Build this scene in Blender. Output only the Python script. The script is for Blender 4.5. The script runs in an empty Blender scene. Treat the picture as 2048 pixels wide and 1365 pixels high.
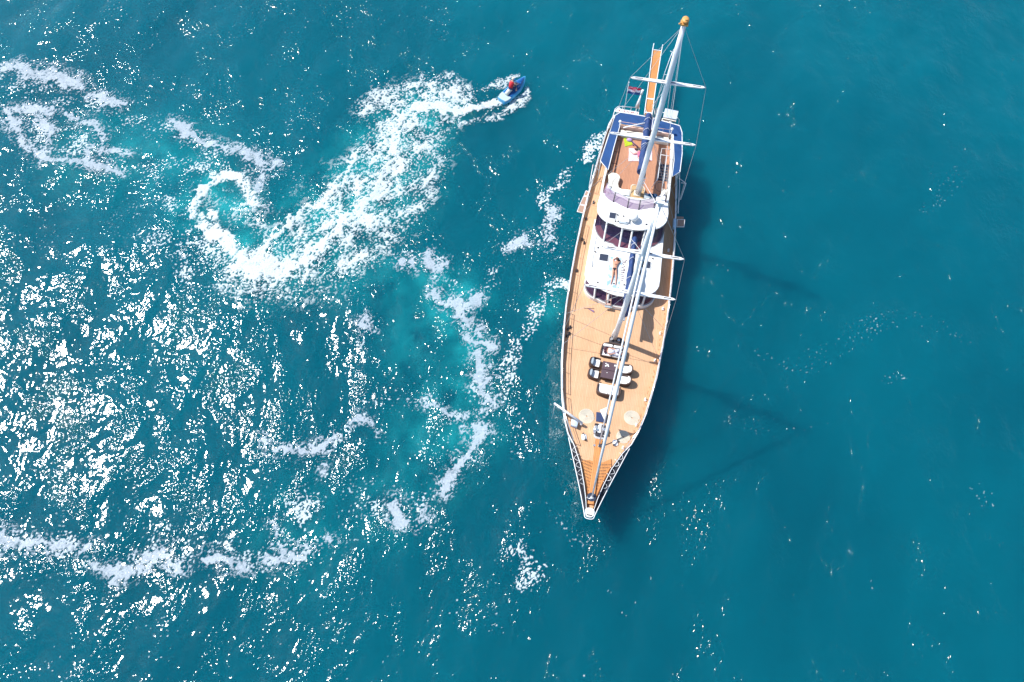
import bpy, math, random
import numpy as np
from mathutils import Vector

random.seed(7)
R = math.radians
scene = bpy.context.scene
COL = scene.collection

# ------------------------------------------------------------------ camera
CAM_H, FOC, TILT = 46.7, 1365.0, R(24)
cam_data = bpy.data.cameras.new('camera')
cam_data.sensor_width = 36.0
cam_data.lens = 36.0 * FOC / 2048.0
cam_data.clip_start = 0.5
cam_data.clip_end = 12000
cam = bpy.data.objects.new('camera', cam_data)
cam.location = (0, 0, CAM_H)
cam.rotation_euler = (TILT, 0, 0)
COL.objects.link(cam)
scene.camera = cam

# ------------------------------------------------------------------ light
SUN_AZ, SUN_EL = R(156), R(52)          # direction towards the sun, measured from +X
world = bpy.data.worlds.new('World')
scene.world = world
world.use_nodes = True
wn = world.node_tree
wn.nodes.clear()
w_out = wn.nodes.new('ShaderNodeOutputWorld')
w_bg = wn.nodes.new('ShaderNodeBackground')
w_sky = wn.nodes.new('ShaderNodeTexSky')
w_sky.sky_type = 'NISHITA'
w_sky.sun_disc = False
w_sky.sun_elevation = SUN_EL
w_sky.sun_rotation = R(90) - SUN_AZ
w_sky.air_density = 1.0
w_sky.dust_density = 0.6
w_sky.ozone_density = 1.5
w_bg.inputs['Strength'].default_value = 0.13
wn.links.new(w_sky.outputs[0], w_bg.inputs[0])
wn.links.new(w_bg.outputs[0], w_out.inputs[0])

sun_d = bpy.data.lights.new('sun', 'SUN')
sun_d.energy = 4.6
sun_d.angle = R(0.53)
sun_d.color = (1.0, 0.965, 0.91)
sun = bpy.data.objects.new('sun', sun_d)
sv = Vector((math.cos(SUN_AZ) * math.cos(SUN_EL), math.sin(SUN_AZ) * math.cos(SUN_EL), math.sin(SUN_EL)))
sun.rotation_euler = sv.to_track_quat('Z', 'Y').to_euler()
sun.location = (-30, 15, 60)
COL.objects.link(sun)

vs = scene.view_settings
vs.view_transform = 'Standard'
vs.look = 'None'
vs.exposure = 0.5
vs.gamma = 1.0
vs.use_curve_mapping = False
scene.cycles.max_bounces = 8
scene.cycles.transparent_max_bounces = 12
scene.cycles.sample_clamp_indirect = 6.0

# ------------------------------------------------------------------ frames of reference
AXIS = math.atan(0.186)                  # heading of the yacht's centreline off +Y
BOW = (4.86, 7.57)
CA, SA = math.cos(AXIS), math.sin(AXIS)


def ray(px, py):
    u, v = (px - 1024) / FOC, (682.5 - py) / FOC
    return u, v * math.cos(TILT) + math.sin(TILT), v * math.sin(TILT) - math.cos(TILT)


def P(px, py, z=0.0):
    """Survey: the point of the place at height z that the photograph shows at (px, py)."""
    r = ray(px, py)
    s = (CAM_H - z) / -r[2]
    return Vector((r[0] * s, r[1] * s, z))


def L(px, py, z=0.0):
    """The same point in the yacht's frame: x = to port side, y = aft from the bow, z up."""
    p = P(px, py, z)
    x, y = p.x - BOW[0], p.y - BOW[1]
    return Vector((x * CA - y * SA, x * SA + y * CA, z))


def Wp(x, y, z):
    """Yacht frame -> world."""
    return Vector((BOW[0] + x * CA + y * SA, BOW[1] - x * SA + y * CA, z))


# ------------------------------------------------------------------ materials
MATS = {}


def mat(name, col, rough=0.5, metal=0.0, noise=0.0, nscale=6.0, spec=0.5, bump=0.0, bscale=30.0, col2=None,
        coat=0.0, alpha=1.0, sheen=0.0, subsurf=0.0):
    m = bpy.data.materials.new(name)
    m.use_nodes = True
    nt = m.node_tree
    b = nt.nodes['Principled BSDF']
    b.inputs['Base Color'].default_value = (*col, 1)
    b.inputs['Roughness'].default_value = rough
    b.inputs['Metallic'].default_value = metal
    b.inputs['Specular IOR Level'].default_value = spec
    b.inputs['Coat Weight'].default_value = coat
    b.inputs['Alpha'].default_value = alpha
    b.inputs['Sheen Weight'].default_value = sheen
    b.inputs['Subsurface Weight'].default_value = subsurf
    if noise or col2:
        tc = nt.nodes.new('ShaderNodeTexCoord')
        n = nt.nodes.new('ShaderNodeTexNoise')
        n.inputs['Scale'].default_value = nscale
        n.inputs['Detail'].default_value = 6
        n.inputs['Roughness'].default_value = 0.62
        nt.links.new(tc.outputs['Object'], n.inputs['Vector'])
        r = nt.nodes.new('ShaderNodeValToRGB')
        c2 = col2 if col2 else tuple(c * (1 - noise) for c in col)
        r.color_ramp.elements[0].position = 0.32
        r.color_ramp.elements[1].position = 0.68
        r.color_ramp.elements[0].color = (*c2, 1)
        r.color_ramp.elements[1].color = (*col, 1)
        nt.links.new(n.outputs['Fac'], r.inputs['Fac'])
        nt.links.new(r.outputs['Color'], b.inputs['Base Color'])
    if bump:
        tc = nt.nodes.new('ShaderNodeTexCoord')
        n = nt.nodes.new('ShaderNodeTexNoise')
        n.inputs['Scale'].default_value = bscale
        n.inputs['Detail'].default_value = 3
        nt.links.new(tc.outputs['Object'], n.inputs['Vector'])
        bp = nt.nodes.new('ShaderNodeBump')
        bp.inputs['Strength'].default_value = bump
        bp.inputs['Distance'].default_value = 0.02
        nt.links.new(n.outputs['Fac'], bp.inputs['Height'])
        nt.links.new(bp.outputs['Normal'], b.inputs['Normal'])
    MATS[name] = m
    return m
# ------------------------------------------------------------------ numpy noise for sea and foam
def _hash(ix, iy, seed):
    h = (ix.astype(np.int64) * 374761393 + iy.astype(np.int64) * 668265263 + seed * 1442695041) & 0xffffffff
    h = ((h ^ (h >> 13)) * 1274126177) & 0xffffffff
    h = ((h ^ (h >> 16)) * 2246822519) & 0xffffffff
    return ((h ^ (h >> 15)) & 0xffffff).astype(np.float32) / np.float32(0xffffff)


def vnoise(x, y, seed=0):
    """gradient noise, about -0.7..0.7"""
    ix, iy = np.floor(x), np.floor(y)
    fx, fy = (x - ix).astype(np.float32), (y - iy).astype(np.float32)
    ux, uy = fx * fx * fx * (fx * (fx * 6 - 15) + 10), fy * fy * fy * (fy * (fy * 6 - 15) + 10)

    def g(ox, oy):
        a = _hash(ix + ox, iy + oy, seed) * np.float32(2 * math.pi)
        return np.cos(a) * (fx - ox) + np.sin(a) * (fy - oy)
    a, b, c, d = g(0, 0), g(1, 0), g(0, 1), g(1, 1)
    return (a * (1 - ux) + b * ux) * (1 - uy) + (c * (1 - ux) + d * ux) * uy


def fbm(x, y, seed=0, octs=4, gain=0.5):
    s, a, t = 0, 1.0, 0
    for i in range(octs):
        s = s + a * vnoise(x * 2 ** i + 17.3 * i, y * 2 ** i - 9.1 * i, seed + i)
        t += a
        a *= gain
    return s / t


def worley(x, y, seed=0):
    """F2 - F1: small along the borders between cells"""
    ix, iy = np.floor(x), np.floor(y)
    f1 = np.full(x.shape, 9.0, np.float32)
    f2 = f1.copy()
    for oy in (-1, 0, 1):
        for ox in (-1, 0, 1):
            cx = ix + ox + _hash(ix + ox, iy + oy, seed)
            cy = iy + oy + _hash(ix + ox, iy + oy, seed + 91)
            d = np.hypot(x - cx, y - cy).astype(np.float32)
            f2 = np.where(d < f1, f1, np.minimum(f2, d))
            f1 = np.minimum(f1, d)
    return f1, f2 - f1


def sstep(a, b, x):
    t = np.clip((x - a) / (b - a), 0, 1)
    return t * t * (3 - 2 * t)


def sea_height(x, y):
    # wind sea running from the upper left, calmer to the right
    u, v = x * 0.93 - y * 0.36, x * 0.36 + y * 0.93
    far = np.clip(1.2 - np.hypot(x, y - 25) / 260, 0, 1)
    h = 0.34 * vnoise(u / 9.0, v / 15.0, 3) + 0.20 * vnoise(u / 3.6, v / 6.2, 5) + 0.075 * vnoise(u / 1.5, v / 2.3, 6)
    return (h * far).astype(np.float32)


# ------------------------------------------------------------------ where the foam lies (survey points of the photograph, on the water)
def stroke_field(X, Y, pts, soft=1.0):
    """pts: (px, py, half width in metres, strength).  Max over segments of a soft tube."""
    F = np.zeros(X.shape, np.float32)
    Q = [(*P(p[0], p[1], 0)[:2], p[2], p[3]) for p in pts]
    if len(Q) == 1:
        Q = Q * 2
    for a, b in zip(Q, Q[1:]):
        wmax = max(a[2], b[2]) * 2.2
        x0, x1 = min(a[0], b[0]) - wmax, max(a[0], b[0]) + wmax
        y0, y1 = min(a[1], b[1]) - wmax, max(a[1], b[1]) + wmax
        i0, i1 = np.searchsorted(X[0], (x0, x1))
        j0, j1 = np.searchsorted(Y[:, 0], (y0, y1))
        if i0 >= i1 or j0 >= j1:
            continue
        xs, ys = X[j0:j1, i0:i1], Y[j0:j1, i0:i1]
        dx, dy = b[0] - a[0], b[1] - a[1]
        l2 = dx * dx + dy * dy + 1e-9
        t = np.clip(((xs - a[0]) * dx + (ys - a[1]) * dy) / l2, 0, 1)
        d = np.hypot(xs - a[0] - t * dx, ys - a[1] - t * dy)
        w = a[2] + (b[2] - a[2]) * t
        s = a[3] + (b[3] - a[3]) * t
        f = s * (1 - sstep(1 - soft, 1.0 + soft, d / w))
        F[j0:j1, i0:i1] = np.maximum(F[j0:j1, i0:i1], f)
    return F


# dense, bright, churned water behind the jet ski
WAKE_CORE = [
    [(1001, 204, .34, 1.0), (975, 212, .42, 1.1), (945, 219, .52, 1.1), (905, 221, .58, 1.1), (865, 211, .62, 1.0), (832, 214, .6, .95),
     (805, 232, .8, .8), (780, 262, .8, .62)],
    [(716, 300, .5, .62), (700, 330, .5, .7), (672, 372, .6, .75), (640, 405, .7, .78), (600, 428, .6, .8), (565, 455, .6, .85), (540, 480, .5, .9), (528, 505, .3, .8)],
    [(770, 370, .5, .72), (752, 392, .55, .92), (725, 408, .5, .9), (700, 435, .5, .85), (672, 462, .55, .85), (640, 500, .6, .8), (600, 530, .7, .85),
     (560, 545, .8, .9), (520, 548, .8, 1.0), (490, 530, .8, 1.0), (468, 505, .75, 1.0), (455, 480, .6, .95)],
    [(455, 480, .55, .95), (430, 462, .65, .95), (405, 450, .6, .9), (388, 425, .45, .9), (392, 400, .4, .9), (408, 378, .45, .9), (430, 358, .55, .95), (460, 348, .5, .95), (480, 352, .35, .85)],
    [(425, 430, .5, .95), (418, 418, .3, .8)],
    [(760, 190, .6, .5), (730, 200, .5, .45)],
]
WAKE_MID = [
    [(1056, 178, .25, .6), (1050, 194, .5, .72), (1030, 210, .55, .75), (1000, 232, .35, .5), (960, 240, .4, .5), (920, 247, .5, .42), (885, 240, .5, .42)],
    [(965, 182, .3, .45), (985, 175, .5, .62), (1003, 166, .5, .75), (1020, 156, .35, .75), (1034, 152, .2, .6)],
    [(955, 205, .4, .35), (930, 180, .8, .52), (895, 165, 1.1, .56), (850, 158, .7, .45), (862, 150, .3, .42)],
    [(930, 200, .8, .6), (880, 190, 1.6, .58), (830, 190, 1.9, .56), (780, 200, 2.1, .56), (740, 215, 1.6, .5)],
    [(800, 250, 2.6, .60), (790, 300, 3.4, .58), (770, 350, 4.0, .56), (735, 400, 4.0, .56), (690, 440, 3.6, .56), (640, 480, 3.4, .58),
     (590, 520, 2.8, .62), (530, 540, 2.2, .64), (480, 530, 1.9, .62)],
    [(860, 255, 2.2, .44), (850, 330, 2.0, .45), (830, 400, 1.8, .46), (790, 460, 1.6, .46), (730, 520, 1.5, .44), (640, 565, 1.8, .42), (550, 590, 1.5, .40), (470, 580, 1.4, .38)],
    [(420, 400, 1.8, .3), (470, 430, 1.8, .34), (500, 400, 1.2, .32), (520, 460, .9, .42)],
    [(500, 340, .8, .46), (485, 370, .5, .6), (505, 400, .5, .62), (530, 415, .5, .62)],
]
# thin old foam drifting in pale sheets
OLD = [
    [(0, 140, .5, .8), (38, 130, .5, .8), (60, 148, .9, .8), (100, 152, 1.0, .85), (150, 165, .8, .85), (168, 175, .4, .8)],
    [(180, 190, .35, .7), (205, 192, .6, .8), (222, 205, .8, .85), (240, 205, .5, .8), (262, 206, .2, .6)],
    [(345, 240, .35, .7), (362, 250, .65, .85), (375, 268, .6, .85), (395, 280, .55, .8), (420, 287, .4, .8), (450, 295, .5, .7), (475, 300, .5, .75), (510, 315, .7, .8), (528, 335, .6, .75), (560, 330, .5, .6)],
    [(525, 340, .3, .7), (520, 380, .4, .7), (500, 400, .3, .6), (522, 412, .4, .8), (535, 420, .3, .7)],
    [(12, 218, .35, .9), (25, 245, .5, .9), (40, 262, .45, .85), (42, 285, .4, .7), (60, 300, .45, .7), (85, 315, .6, .85), (115, 322, .4, .8), (150, 322, .5, .7), (185, 325, .5, .8), (205, 330, .55, .85), (228, 340, .4, .8), (250, 352, .15, .6)],
    [(20, 215, .35, .8), (60, 218, .55, .85), (100, 218, .5, .85), (130, 225, .35, .7), (160, 235, .5, .65), (185, 245, .4, .6), (200, 262, .45, .8), (212, 280, .2, .7)],
    [(70, 240, .4, .6), (90, 250, .5, .7), (105, 262, .6, .6), (100, 285, .3, .6)],
    [(220, 302, .12, .9), (235, 300, .2, .7), (260, 305, .15, .7)],
    [(186, 285, .10, .9), (178, 300, .08, .9), (175, 315, .08, .9)],
    [(208, 282, .1, .9), (200, 300, .08, .8), (198, 318, .08, .8)],
    # loose patches right of the wake
    [(803, 525, .45, .8), (822, 530, .3, .7), (830, 545, .2, .6)],
    [(862, 508, .3, .8), (850, 520, .3, .8), (862, 535, .5, .85), (880, 540, .55, .9), (895, 522, .2, .8)],
    [(866, 580, .25, .9), (870, 592, .35, .9), (885, 608, .3, .8), (905, 605, .5, .9), (925, 615, .55, .95), (912, 628, .35, .9), (928, 640, .4, .9), (934, 655, .3, .9)],
    [(938, 675, .35, .9), (950, 688, .35, .9), (975, 692, .4, .9), (985, 690, .25, .8)],
    [(966, 655, .15, .9), (960, 672, .15, .9)],
    [(955, 705, .2, .8), (958, 735, .5, .95), (962, 755, .75, .95), (970, 765, .35, .9), (962, 780, .3, .8)],
    [(980, 795, .6, .75), (965, 810, .4, .7), (960, 830, .3, .55)],
    [(955, 855, .6, .9), (958, 875, .6, .9), (945, 895, .5, .95), (938, 915, .35, .9), (920, 930, .4, .8), (895, 955, .35, .85), (886, 975, .4, .95), (885, 985, .2, .8)],
    [(865, 800, .15, .8), (880, 820, .2, .6), (905, 835, .25, .6), (940, 830, .3, .6)],
    [(833, 802, .25, .7), (850, 805, .2, .8), (870, 812, .2, .6)],
    [(955, 588, .2, .8), (960, 590, .35, .9), (950, 605, .45, .95), (945, 600, .2, .8)],
    [(1012, 505, .1, .7), (1020, 498, .2, .8), (1030, 490, .1, .7), (1045, 465, .25, .8), (1052, 480, .45, .85), (1060, 488, .2, .7)],
    [(1110, 425, .35, .7), (1098, 460, .3, .7), (1095, 490, .3, .55), (1104, 515, .25, .5)],
    [(720, 650, .35, .85), (730, 662, .25, .8), (755, 665, .1, .7)], [(735, 632, .15, .8), (728, 648, .15, .8)],
    [(520, 880, .3, .75), (540, 898, .2, .9), (580, 905, .18, .85), (610, 900, .2, .85), (640, 892, .35, .9), (665, 878, .25, .8), (670, 870, .2, .8)],
    [(700, 850, .2, .7), (718, 835, .25, .8), (740, 845, .2, .6), (755, 868, .12, .7)],
    [(790, 1010, .6, .75), (797, 1040, .45, .85), (812, 1045, .2, .7)], [(850, 1045, .3, .85), (848, 1035, .3, .8), (836, 1055, .2, .85)],
    [(545, 1050, .25, .7), (555, 1075, .25, .85), (565, 1105, .2, .8)], [(535, 1118, .25, .85), (560, 1122, .3, .7), (595, 1112, .5, .9), (612, 1098, .35, .85)], [(662, 1080, .3, .8), (655, 1065, .15, .6)],
    [(0, 1070, .5, .95), (20, 1085, .5, .95), (50, 1092, .3, .9), (80, 1085, .45, .95), (115, 1095, .2, .9), (150, 1103, .15, .9), (180, 1095, .3, .6), (190, 1090, .3, .7)],
    [(192, 1130, .2, .8), (220, 1140, .3, .9), (240, 1155, .5, .95), (262, 1148, .35, .9), (275, 1138, .15, .9), (300, 1132, .1, .8)],
    [(270, 1108, .15, .9), (300, 1115, .2, .9), (325, 1105, .45, .95), (335, 1125, .3, .95), (355, 1137, .2, .9), (375, 1142, .1, .8)],
    [(395, 1110, .15, .7), (420, 1115, .35, .9), (450, 1120, .3, .95), (475, 1132, .25, .95), (500, 1140, .12, .9)],
    [(165, 1225, .15, .0), (166, 1226, .15, .0)],
    [(650, 900, .3, .5), (640, 950, .4, .35)],
]
# lacy, broken foam: filaments, bubbles, specks
LACE = [
    [(0, 160, 1.6, .40), (100, 185, 2.2, .42), (180, 200, 1.6, .36), (260, 240, 1.4, .36), (330, 260, 1.4, .40), (420, 310, 1.8, .42), (500, 350, 1.5, .38), (580, 350, 1.3, .34), (600, 400, 1.0, .22)],
    [(0, 215, .8, .42), (60, 250, 2.2, .44), (130, 280, 2.6, .42), (200, 320, 1.6, .36), (280, 335, 1.4, .38), (330, 400, 1.5, .34), (370, 440, 1.6, .38), (420, 500, 1.8, .44), (470, 570, 2.0, .42)],
    [(340, 330, 2.2, .36), (400, 330, 1.6, .40), (460, 320, 1.3, .38)],
    [(260, 440, 1.8, .34), (330, 500, 2.4, .38), (400, 560, 2.0, .34), (430, 620, 1.4, .26)],
    [(800, 520, 1.3, .44), (870, 525, 1.6, .44), (900, 560, 1.2, .34), (930, 630, 1.0, .30), (960, 690, 1.2, .38), (960, 770, 1.6, .36), (960, 860, 1.7, .36), (920, 940, 1.6, .38), (870, 980, 1.2, .34), (800, 1030, 1.8, .40), (700, 1000, 2.0, .34), (640, 950, 2.0, .30)],
    [(730, 640, 1.0, .40), (720, 690, .8, .36), (715, 740, .7, .32), (730, 800, 1.0, .30), (770, 800, .9, .36), (840, 800, .8, .34), (900, 830, 1.0, .38), (960, 820, 1.2, .44)],
    [(1010, 500, .8, .44), (1000, 530, .7, .40), (970, 580, .8, .34)],
    [(1132, 572, .42, .92), (1118, 568, .55, .84), (1098, 580, .58, .8), (1085, 600, .55, .78), (1072, 620, .65, .84), (1068, 640, .45, .8), (1055, 665, .5, .78), (1040, 690, .6, .78), (1030, 710, .55, .74), (1018, 745, .65, .66), (1005, 785, .7, .56), (985, 800, .7, .4)],
    [(1215, 270, .45, .85), (1190, 285, .65, .8), (1178, 300, .6, .76), (1172, 322, .5, .74)],
    [(1140, 345, .5, .6), (1110, 372, .6, .66), (1088, 395, .65, .68), (1085, 412, .5, .62)],
    [(1110, 420, .7, .62), (1095, 470, .8, .6), (1100, 510, .7, .58)],
    [(1050, 470, .8, .46), (1020, 495, .6, .44)],
    [(1015, 1110, .7, .50), (1040, 1110, .8, .52), (1070, 1125, .8, .5), (1050, 1160, .7, .56), (1080, 1165, .6, .42)],
    [(1100, 1000, .5, .28), (1130, 1040, .9, .30), (1170, 1080, .8, .26)],
    [(1025, 820, .7, .42), (1040, 870, .6, .4), (1030, 920, .4, .3)],
    [(500, 880, 1.2, .36), (560, 900, 1.0, .34), (650, 890, 1.2, .38), (720, 840, 1.0, .38), (760, 870, .7, .36)],
    [(560, 960, 1.8, .32), (620, 1010, 2.2, .36), (560, 1080, 1.8, .38), (640, 1080, 1.4, .38), (700, 1060, 1.6, .3)],
    [(0, 1080, 1.0, .44), (120, 1090, 1.2, .42), (220, 1130, 1.1, .36), (320, 1110, 1.2, .42), (420, 1100, 1.6, .40), (520, 1120, 1.2, .38), (600, 1110, 1.2, .40)],
    [(250, 1060, 2.4, .30), (400, 1060, 2.0, .34)], [(100, 1050, 1.4, .32)],
    [(1500, 700, 1.2, 0.16), (1600, 735, 1.6, 0.18), (1690, 690, 1.2, 0.22), (1750, 645, 1.2, 0.24), (1800, 640, 1.0, 0.22), (1870, 640, 1.2, 0.17), (1940, 690, 1.2, 0.17)],
    [(1770, 765, .6, 0.28), (1800, 755, .4, 0.30)], [(1560, 860, 1.4, 0.17), (1450, 840, 1.2, 0.18), (1700, 870, 1.0, 0.16)], [(1650, 800, 2.5, 0.13)],
    [(1440, 510, 1.0, 0.18), (1455, 560, .8, 0.17)], [(1920, 350, 2.0, 0.18), (1850, 420, 1.5, 0.17)], [(1960, 980, .8, 0.24), (1985, 1020, .8, 0.22), (2030, 1050, .7, 0.20)],
    [(1360, 1165, .25, 0.40)], [(1745, 1170, .25, 0.33)], [(1212, 1180, .2, 0.33)], [(995, 1222, .15, 0.40)], [(1290, 1330, .3, 0.26)], [(1660, 860, .5, 0.23)],
    [(1120, 660, .4, 0.24)], [(1112, 690, .4, 0.24)], [(1150, 440, .8, 0.22), (1130, 510, .8, 0.21)], [(1160, 400, .5, 0.22)],
    [(740, 60, 2.0, 0.15), (880, 70, 2.0, 0.17), (1000, 110, 2.0, 0.15)], [(850, 15, .6, 0.20)], [(780, 570, 1.5, 0.20), (700, 590, 1.8, 0.22), (740, 620, 1.2, 0.17)],
    [(1400, 240, .8, 0.17)], [(1270, 990, .3, 0.20), (1285, 1040, .3, 0.20)], [(1150, 1220, 3.0, 0.13), (1300, 1200, 3.0, 0.11)],
]
# water full of fine bubbles under and after the wake
MILKY = [
    [(930, 218, .8, .4), (890, 220, 1.4, .7), (830, 235, 2.6, .8), (790, 300, 3.4, .7), (750, 370, 3.8, .7), (690, 430, 3.6, .75), (620, 480, 3.4, .7), (540, 530, 2.6, .7), (470, 500, 1.6, .7)],
    [(420, 400, 2.4, .7), (470, 420, 2.0, .6)],
    [(868, 590, 1.3, .5), (890, 625, 1.6, .55), (905, 655, 1.6, .50), (935, 700, 1.6, .5), (945, 760, 1.8, .4), (945, 850, 2.0, .35), (890, 950, 2.0, .25)],
    [(850, 640, 2.2, .35), (830, 700, 2.4, .25)],
    [(860, 545, 1.3, .55), (940, 600, 1.5, .4)],
    [(930, 780, 2.2, .5), (900, 800, 2.0, .45), (920, 860, 2.2, .4), (850, 880, 2.6, .3)],
    [(700, 540, 3.0, .3), (780, 560, 2.0, .3)],
    [(200, 300, 4.0, .25), (400, 320, 3.0, .3)], [(780, 1010, 2.5, .25)], [(1085, 620, 1.2, .3), (1120, 590, 1.0, .35)],
    [(600, 1060, 3.0, .2)],
]

# the sea: one sheet to the horizon, fine where the camera can come near
def axis_pts(lo, hi, step, ext):
    c = np.arange(lo, hi + 1e-6, step)
    g, d, o = [], step, 0
    while o < ext:
        d *= 1.35
        o += d
        g.append(o)
    g = np.array(g)
    return np.concatenate([(lo - g)[::-1], c, hi + g])


wx, wy = axis_pts(-54, 54, 0.3, 5000), axis_pts(-8, 64, 0.3, 5000)
WX, WY = np.meshgrid(wx, wy)
WZ = sea_height(WX, WY)
nx, ny = len(wx), len(wy)
co = np.stack([WX, WY, WZ], -1).reshape(-1, 3).astype(np.float32)
idx = np.arange(nx * ny).reshape(ny, nx)
quads = np.stack([idx[:-1, :-1], idx[:-1, 1:], idx[1:, 1:], idx[1:, :-1]], -1).reshape(-1, 4)


def np_mesh(name, co, quads, attrs=(), smooth=True):
    me = bpy.data.meshes.new(name)
    me.vertices.add(len(co))
    me.vertices.foreach_set('co', co.astype(np.float32).ravel())
    me.loops.add(quads.size)
    me.loops.foreach_set('vertex_index', quads.astype(np.int32).ravel())
    me.polygons.add(len(quads))
    me.polygons.foreach_set('loop_start', np.arange(0, quads.size, 4, dtype=np.int32))
    me.polygons.foreach_set('loop_total', np.full(len(quads), 4, np.int32))
    me.polygons.foreach_set('use_smooth', np.full(len(quads), smooth))
    for an, arr in attrs:
        a = me.attributes.new(an, 'FLOAT', 'POINT')
        a.data.foreach_set('value', arr.astype(np.float32).ravel())
    me.update(calc_edges=True)
    return me


milk = np.zeros(WX.shape, np.float32)
for st in MILKY:
    milk = np.maximum(milk, stroke_field(WX, WY, st, soft=1.0))
milk = milk * np.clip(0.72 + 2.6 * fbm(WX / 1.9 + fbm(WX / 2.5, WY / 2.5, 44, 3), WY / 2.4, 40, 5, .6), 0, 1.5)
tone = fbm(WX / 16, WY / 22, 50, 4) * 1.6                     # deeper and clearer bodies of water
water_me = np_mesh('water', co, quads, [('milk', milk), ('tone', tone)])


def water_mat():
    m = bpy.data.materials.new('sea_water')
    m.use_nodes = True
    nt = m.node_tree
    N, K = nt.nodes, nt.links
    N.remove(N['Principled BSDF'])
    out = N['Material Output']
    b = N.new('ShaderNodeSubsurfaceScattering')          # light scattered back out of the water body
    gl = N.new('ShaderNodeBsdfGlossy'); gl.distribution = 'BECKMANN'   # light mirrored by the rippled surface
    geo = N.new('ShaderNodeNewGeometry')
    am = N.new('ShaderNodeAttribute'); am.attribute_name = 'milk'
    at = N.new('ShaderNodeAttribute'); at.attribute_name = 'tone'
    # colour of the water body
    rt = N.new('ShaderNodeMapRange')
    rt.inputs[1].default_value = -0.5; rt.inputs[2].default_value = 0.5
    K.new(at.outputs['Fac'], rt.inputs[0])
    c1 = N.new('ShaderNodeMix'); c1.data_type = 'RGBA'
    c1.inputs[6].default_value = (0.0001, 0.080, 0.116, 1)
    c1.inputs[7].default_value = (0.0002, 0.102, 0.141, 1)
    K.new(rt.outputs[0], c1.inputs[0])
    c2 = N.new('ShaderNodeMix'); c2.data_type = 'RGBA'
    c2.inputs[7].default_value = (0.012, 0.36, 0.38, 1)
    K.new(am.outputs['Fac'], c2.inputs[0])
    K.new(c1.outputs[2], c2.inputs[6])
    K.new(c2.outputs[2], b.inputs['Color'])
    b.falloff = 'RANDOM_WALK'
    b.inputs['Radius'].default_value = (0.3, 1.0, 1.0)
    b.inputs['Scale'].default_value = WATER_SSS
    gl.inputs['Roughness'].default_value = 0.125
    fr = N.new('ShaderNodeFresnel'); fr.inputs['IOR'].default_value = 1.37
    mixs = N.new('ShaderNodeMixShader')
    K.new(fr.outputs[0], mixs.inputs[0]); K.new(b.outputs[0], mixs.inputs[1]); K.new(gl.outputs[0], mixs.inputs[2])
    K.new(mixs.outputs[0], out.inputs['Surface'])

    # ripples: several scales of capillary and wind waves, stretched across the wind
    def layer(scale, stretch, ang, detail, rough, dist=0.0):
        mp = N.new('ShaderNodeMapping')
        mp.inputs['Rotation'].default_value = (0, 0, ang)
        mp.inputs['Scale'].default_value = (scale, scale * stretch, scale)
        K.new(geo.outputs['Position'], mp.inputs['Vector'])
        n = N.new('ShaderNodeTexNoise')
        n.noise_dimensions = '2D'
        n.inputs['Scale'].default_value = 1.0
        n.inputs['Detail'].default_value = detail
        n.inputs['Roughness'].default_value = rough
        n.inputs['Distortion'].default_value = dist
        K.new(mp.outputs[0], n.inputs['Vector'])
        return n.outputs['Fac']

    def mul(a, k):
        x = N.new('ShaderNodeMath'); x.operation = 'MULTIPLY'
        K.new(a, x.inputs[0])
        if isinstance(k, float):
            x.inputs[1].default_value = k
        else:
            K.new(k, x.inputs[1])
        return x.outputs[0]

    def add(a, c):
        x = N.new('ShaderNodeMath'); x.operation = 'ADD'
        K.new(a, x.inputs[0]); K.new(c, x.inputs[1])
        return x.outputs[0]
    big = layer(0.30, 0.6, R(21), 1.0, 0.5)
    mid = layer(1.0, 0.8, R(32), 1.0, 0.5, 0.3)
    fin = layer(4.2, 0.80, R(15), 1.0, 0.5, 0.5)
    # cat's paws: patches a metre or three across where the water is ruffled, calm between
    gust = layer(0.42, 0.75, R(60), 2.0, 0.55, 0.6)
    gr = N.new('ShaderNodeMapRange')
    gr.inputs[1].default_value = 0.46; gr.inputs[2].default_value = 0.66
    gr.inputs[3].default_value = 0.27; gr.inputs[4].default_value = 1.8
    K.new(gust, gr.inputs[0])
    h = add(mul(big, WB[0]), mul(mid, WB[1]))
    h = add(h, mul(mul(fin, gr.outputs[0]), WB[2]))
    bp = N.new('ShaderNodeBump')
    bp.inputs['Strength'].default_value = 1.0
    bp.inputs['Distance'].default_value = 1.0
    K.new(h, bp.inputs['Height'])
    K.new(bp.outputs[0], gl.inputs['Normal'])
    return m


WATER_SSS = 27.0
WB = (0.40, 0.110, 0.053)
water_me.materials.append(water_mat())
water = bpy.data.objects.new('water', water_me)
COL.objects.link(water)
water['kind'] = 'structure'
water['label'] = 'turquoise blue open sea with small ripples and sun glitter'

# ------------------------------------------------------------------ foam as geometry just over the water
GS = 0.05
gx, gy = np.arange(-52, 52, GS), np.arange(-5, 60, GS)
GX, GY = np.meshgrid(gx, gy)
cgx, cgy = np.arange(-52.5, 53, 0.24), np.arange(-5.5, 61, 0.24)
CX, CY = np.meshgrid(cgx, cgy)


def up(Fc):
    """bilinear, coarse field to fine grid, with the sample points pushed about so outlines are torn"""
    wxx = GX + 0.55 * WARP1
    wyy = GY + 0.55 * WARP2
    u = np.clip((wxx - cgx[0]) / 0.24, 0, len(cgx) - 1.001)
    v = np.clip((wyy - cgy[0]) / 0.24, 0, len(cgy) - 1.001)
    i, j = u.astype(int), v.astype(int)
    a, b = (u - i).astype(np.float32), (v - j).astype(np.float32)
    return (Fc[j, i] * (1 - a) + Fc[j, i + 1] * a) * (1 - b) + (Fc[j + 1, i] * (1 - a) + Fc[j + 1, i + 1] * a) * b


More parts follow.
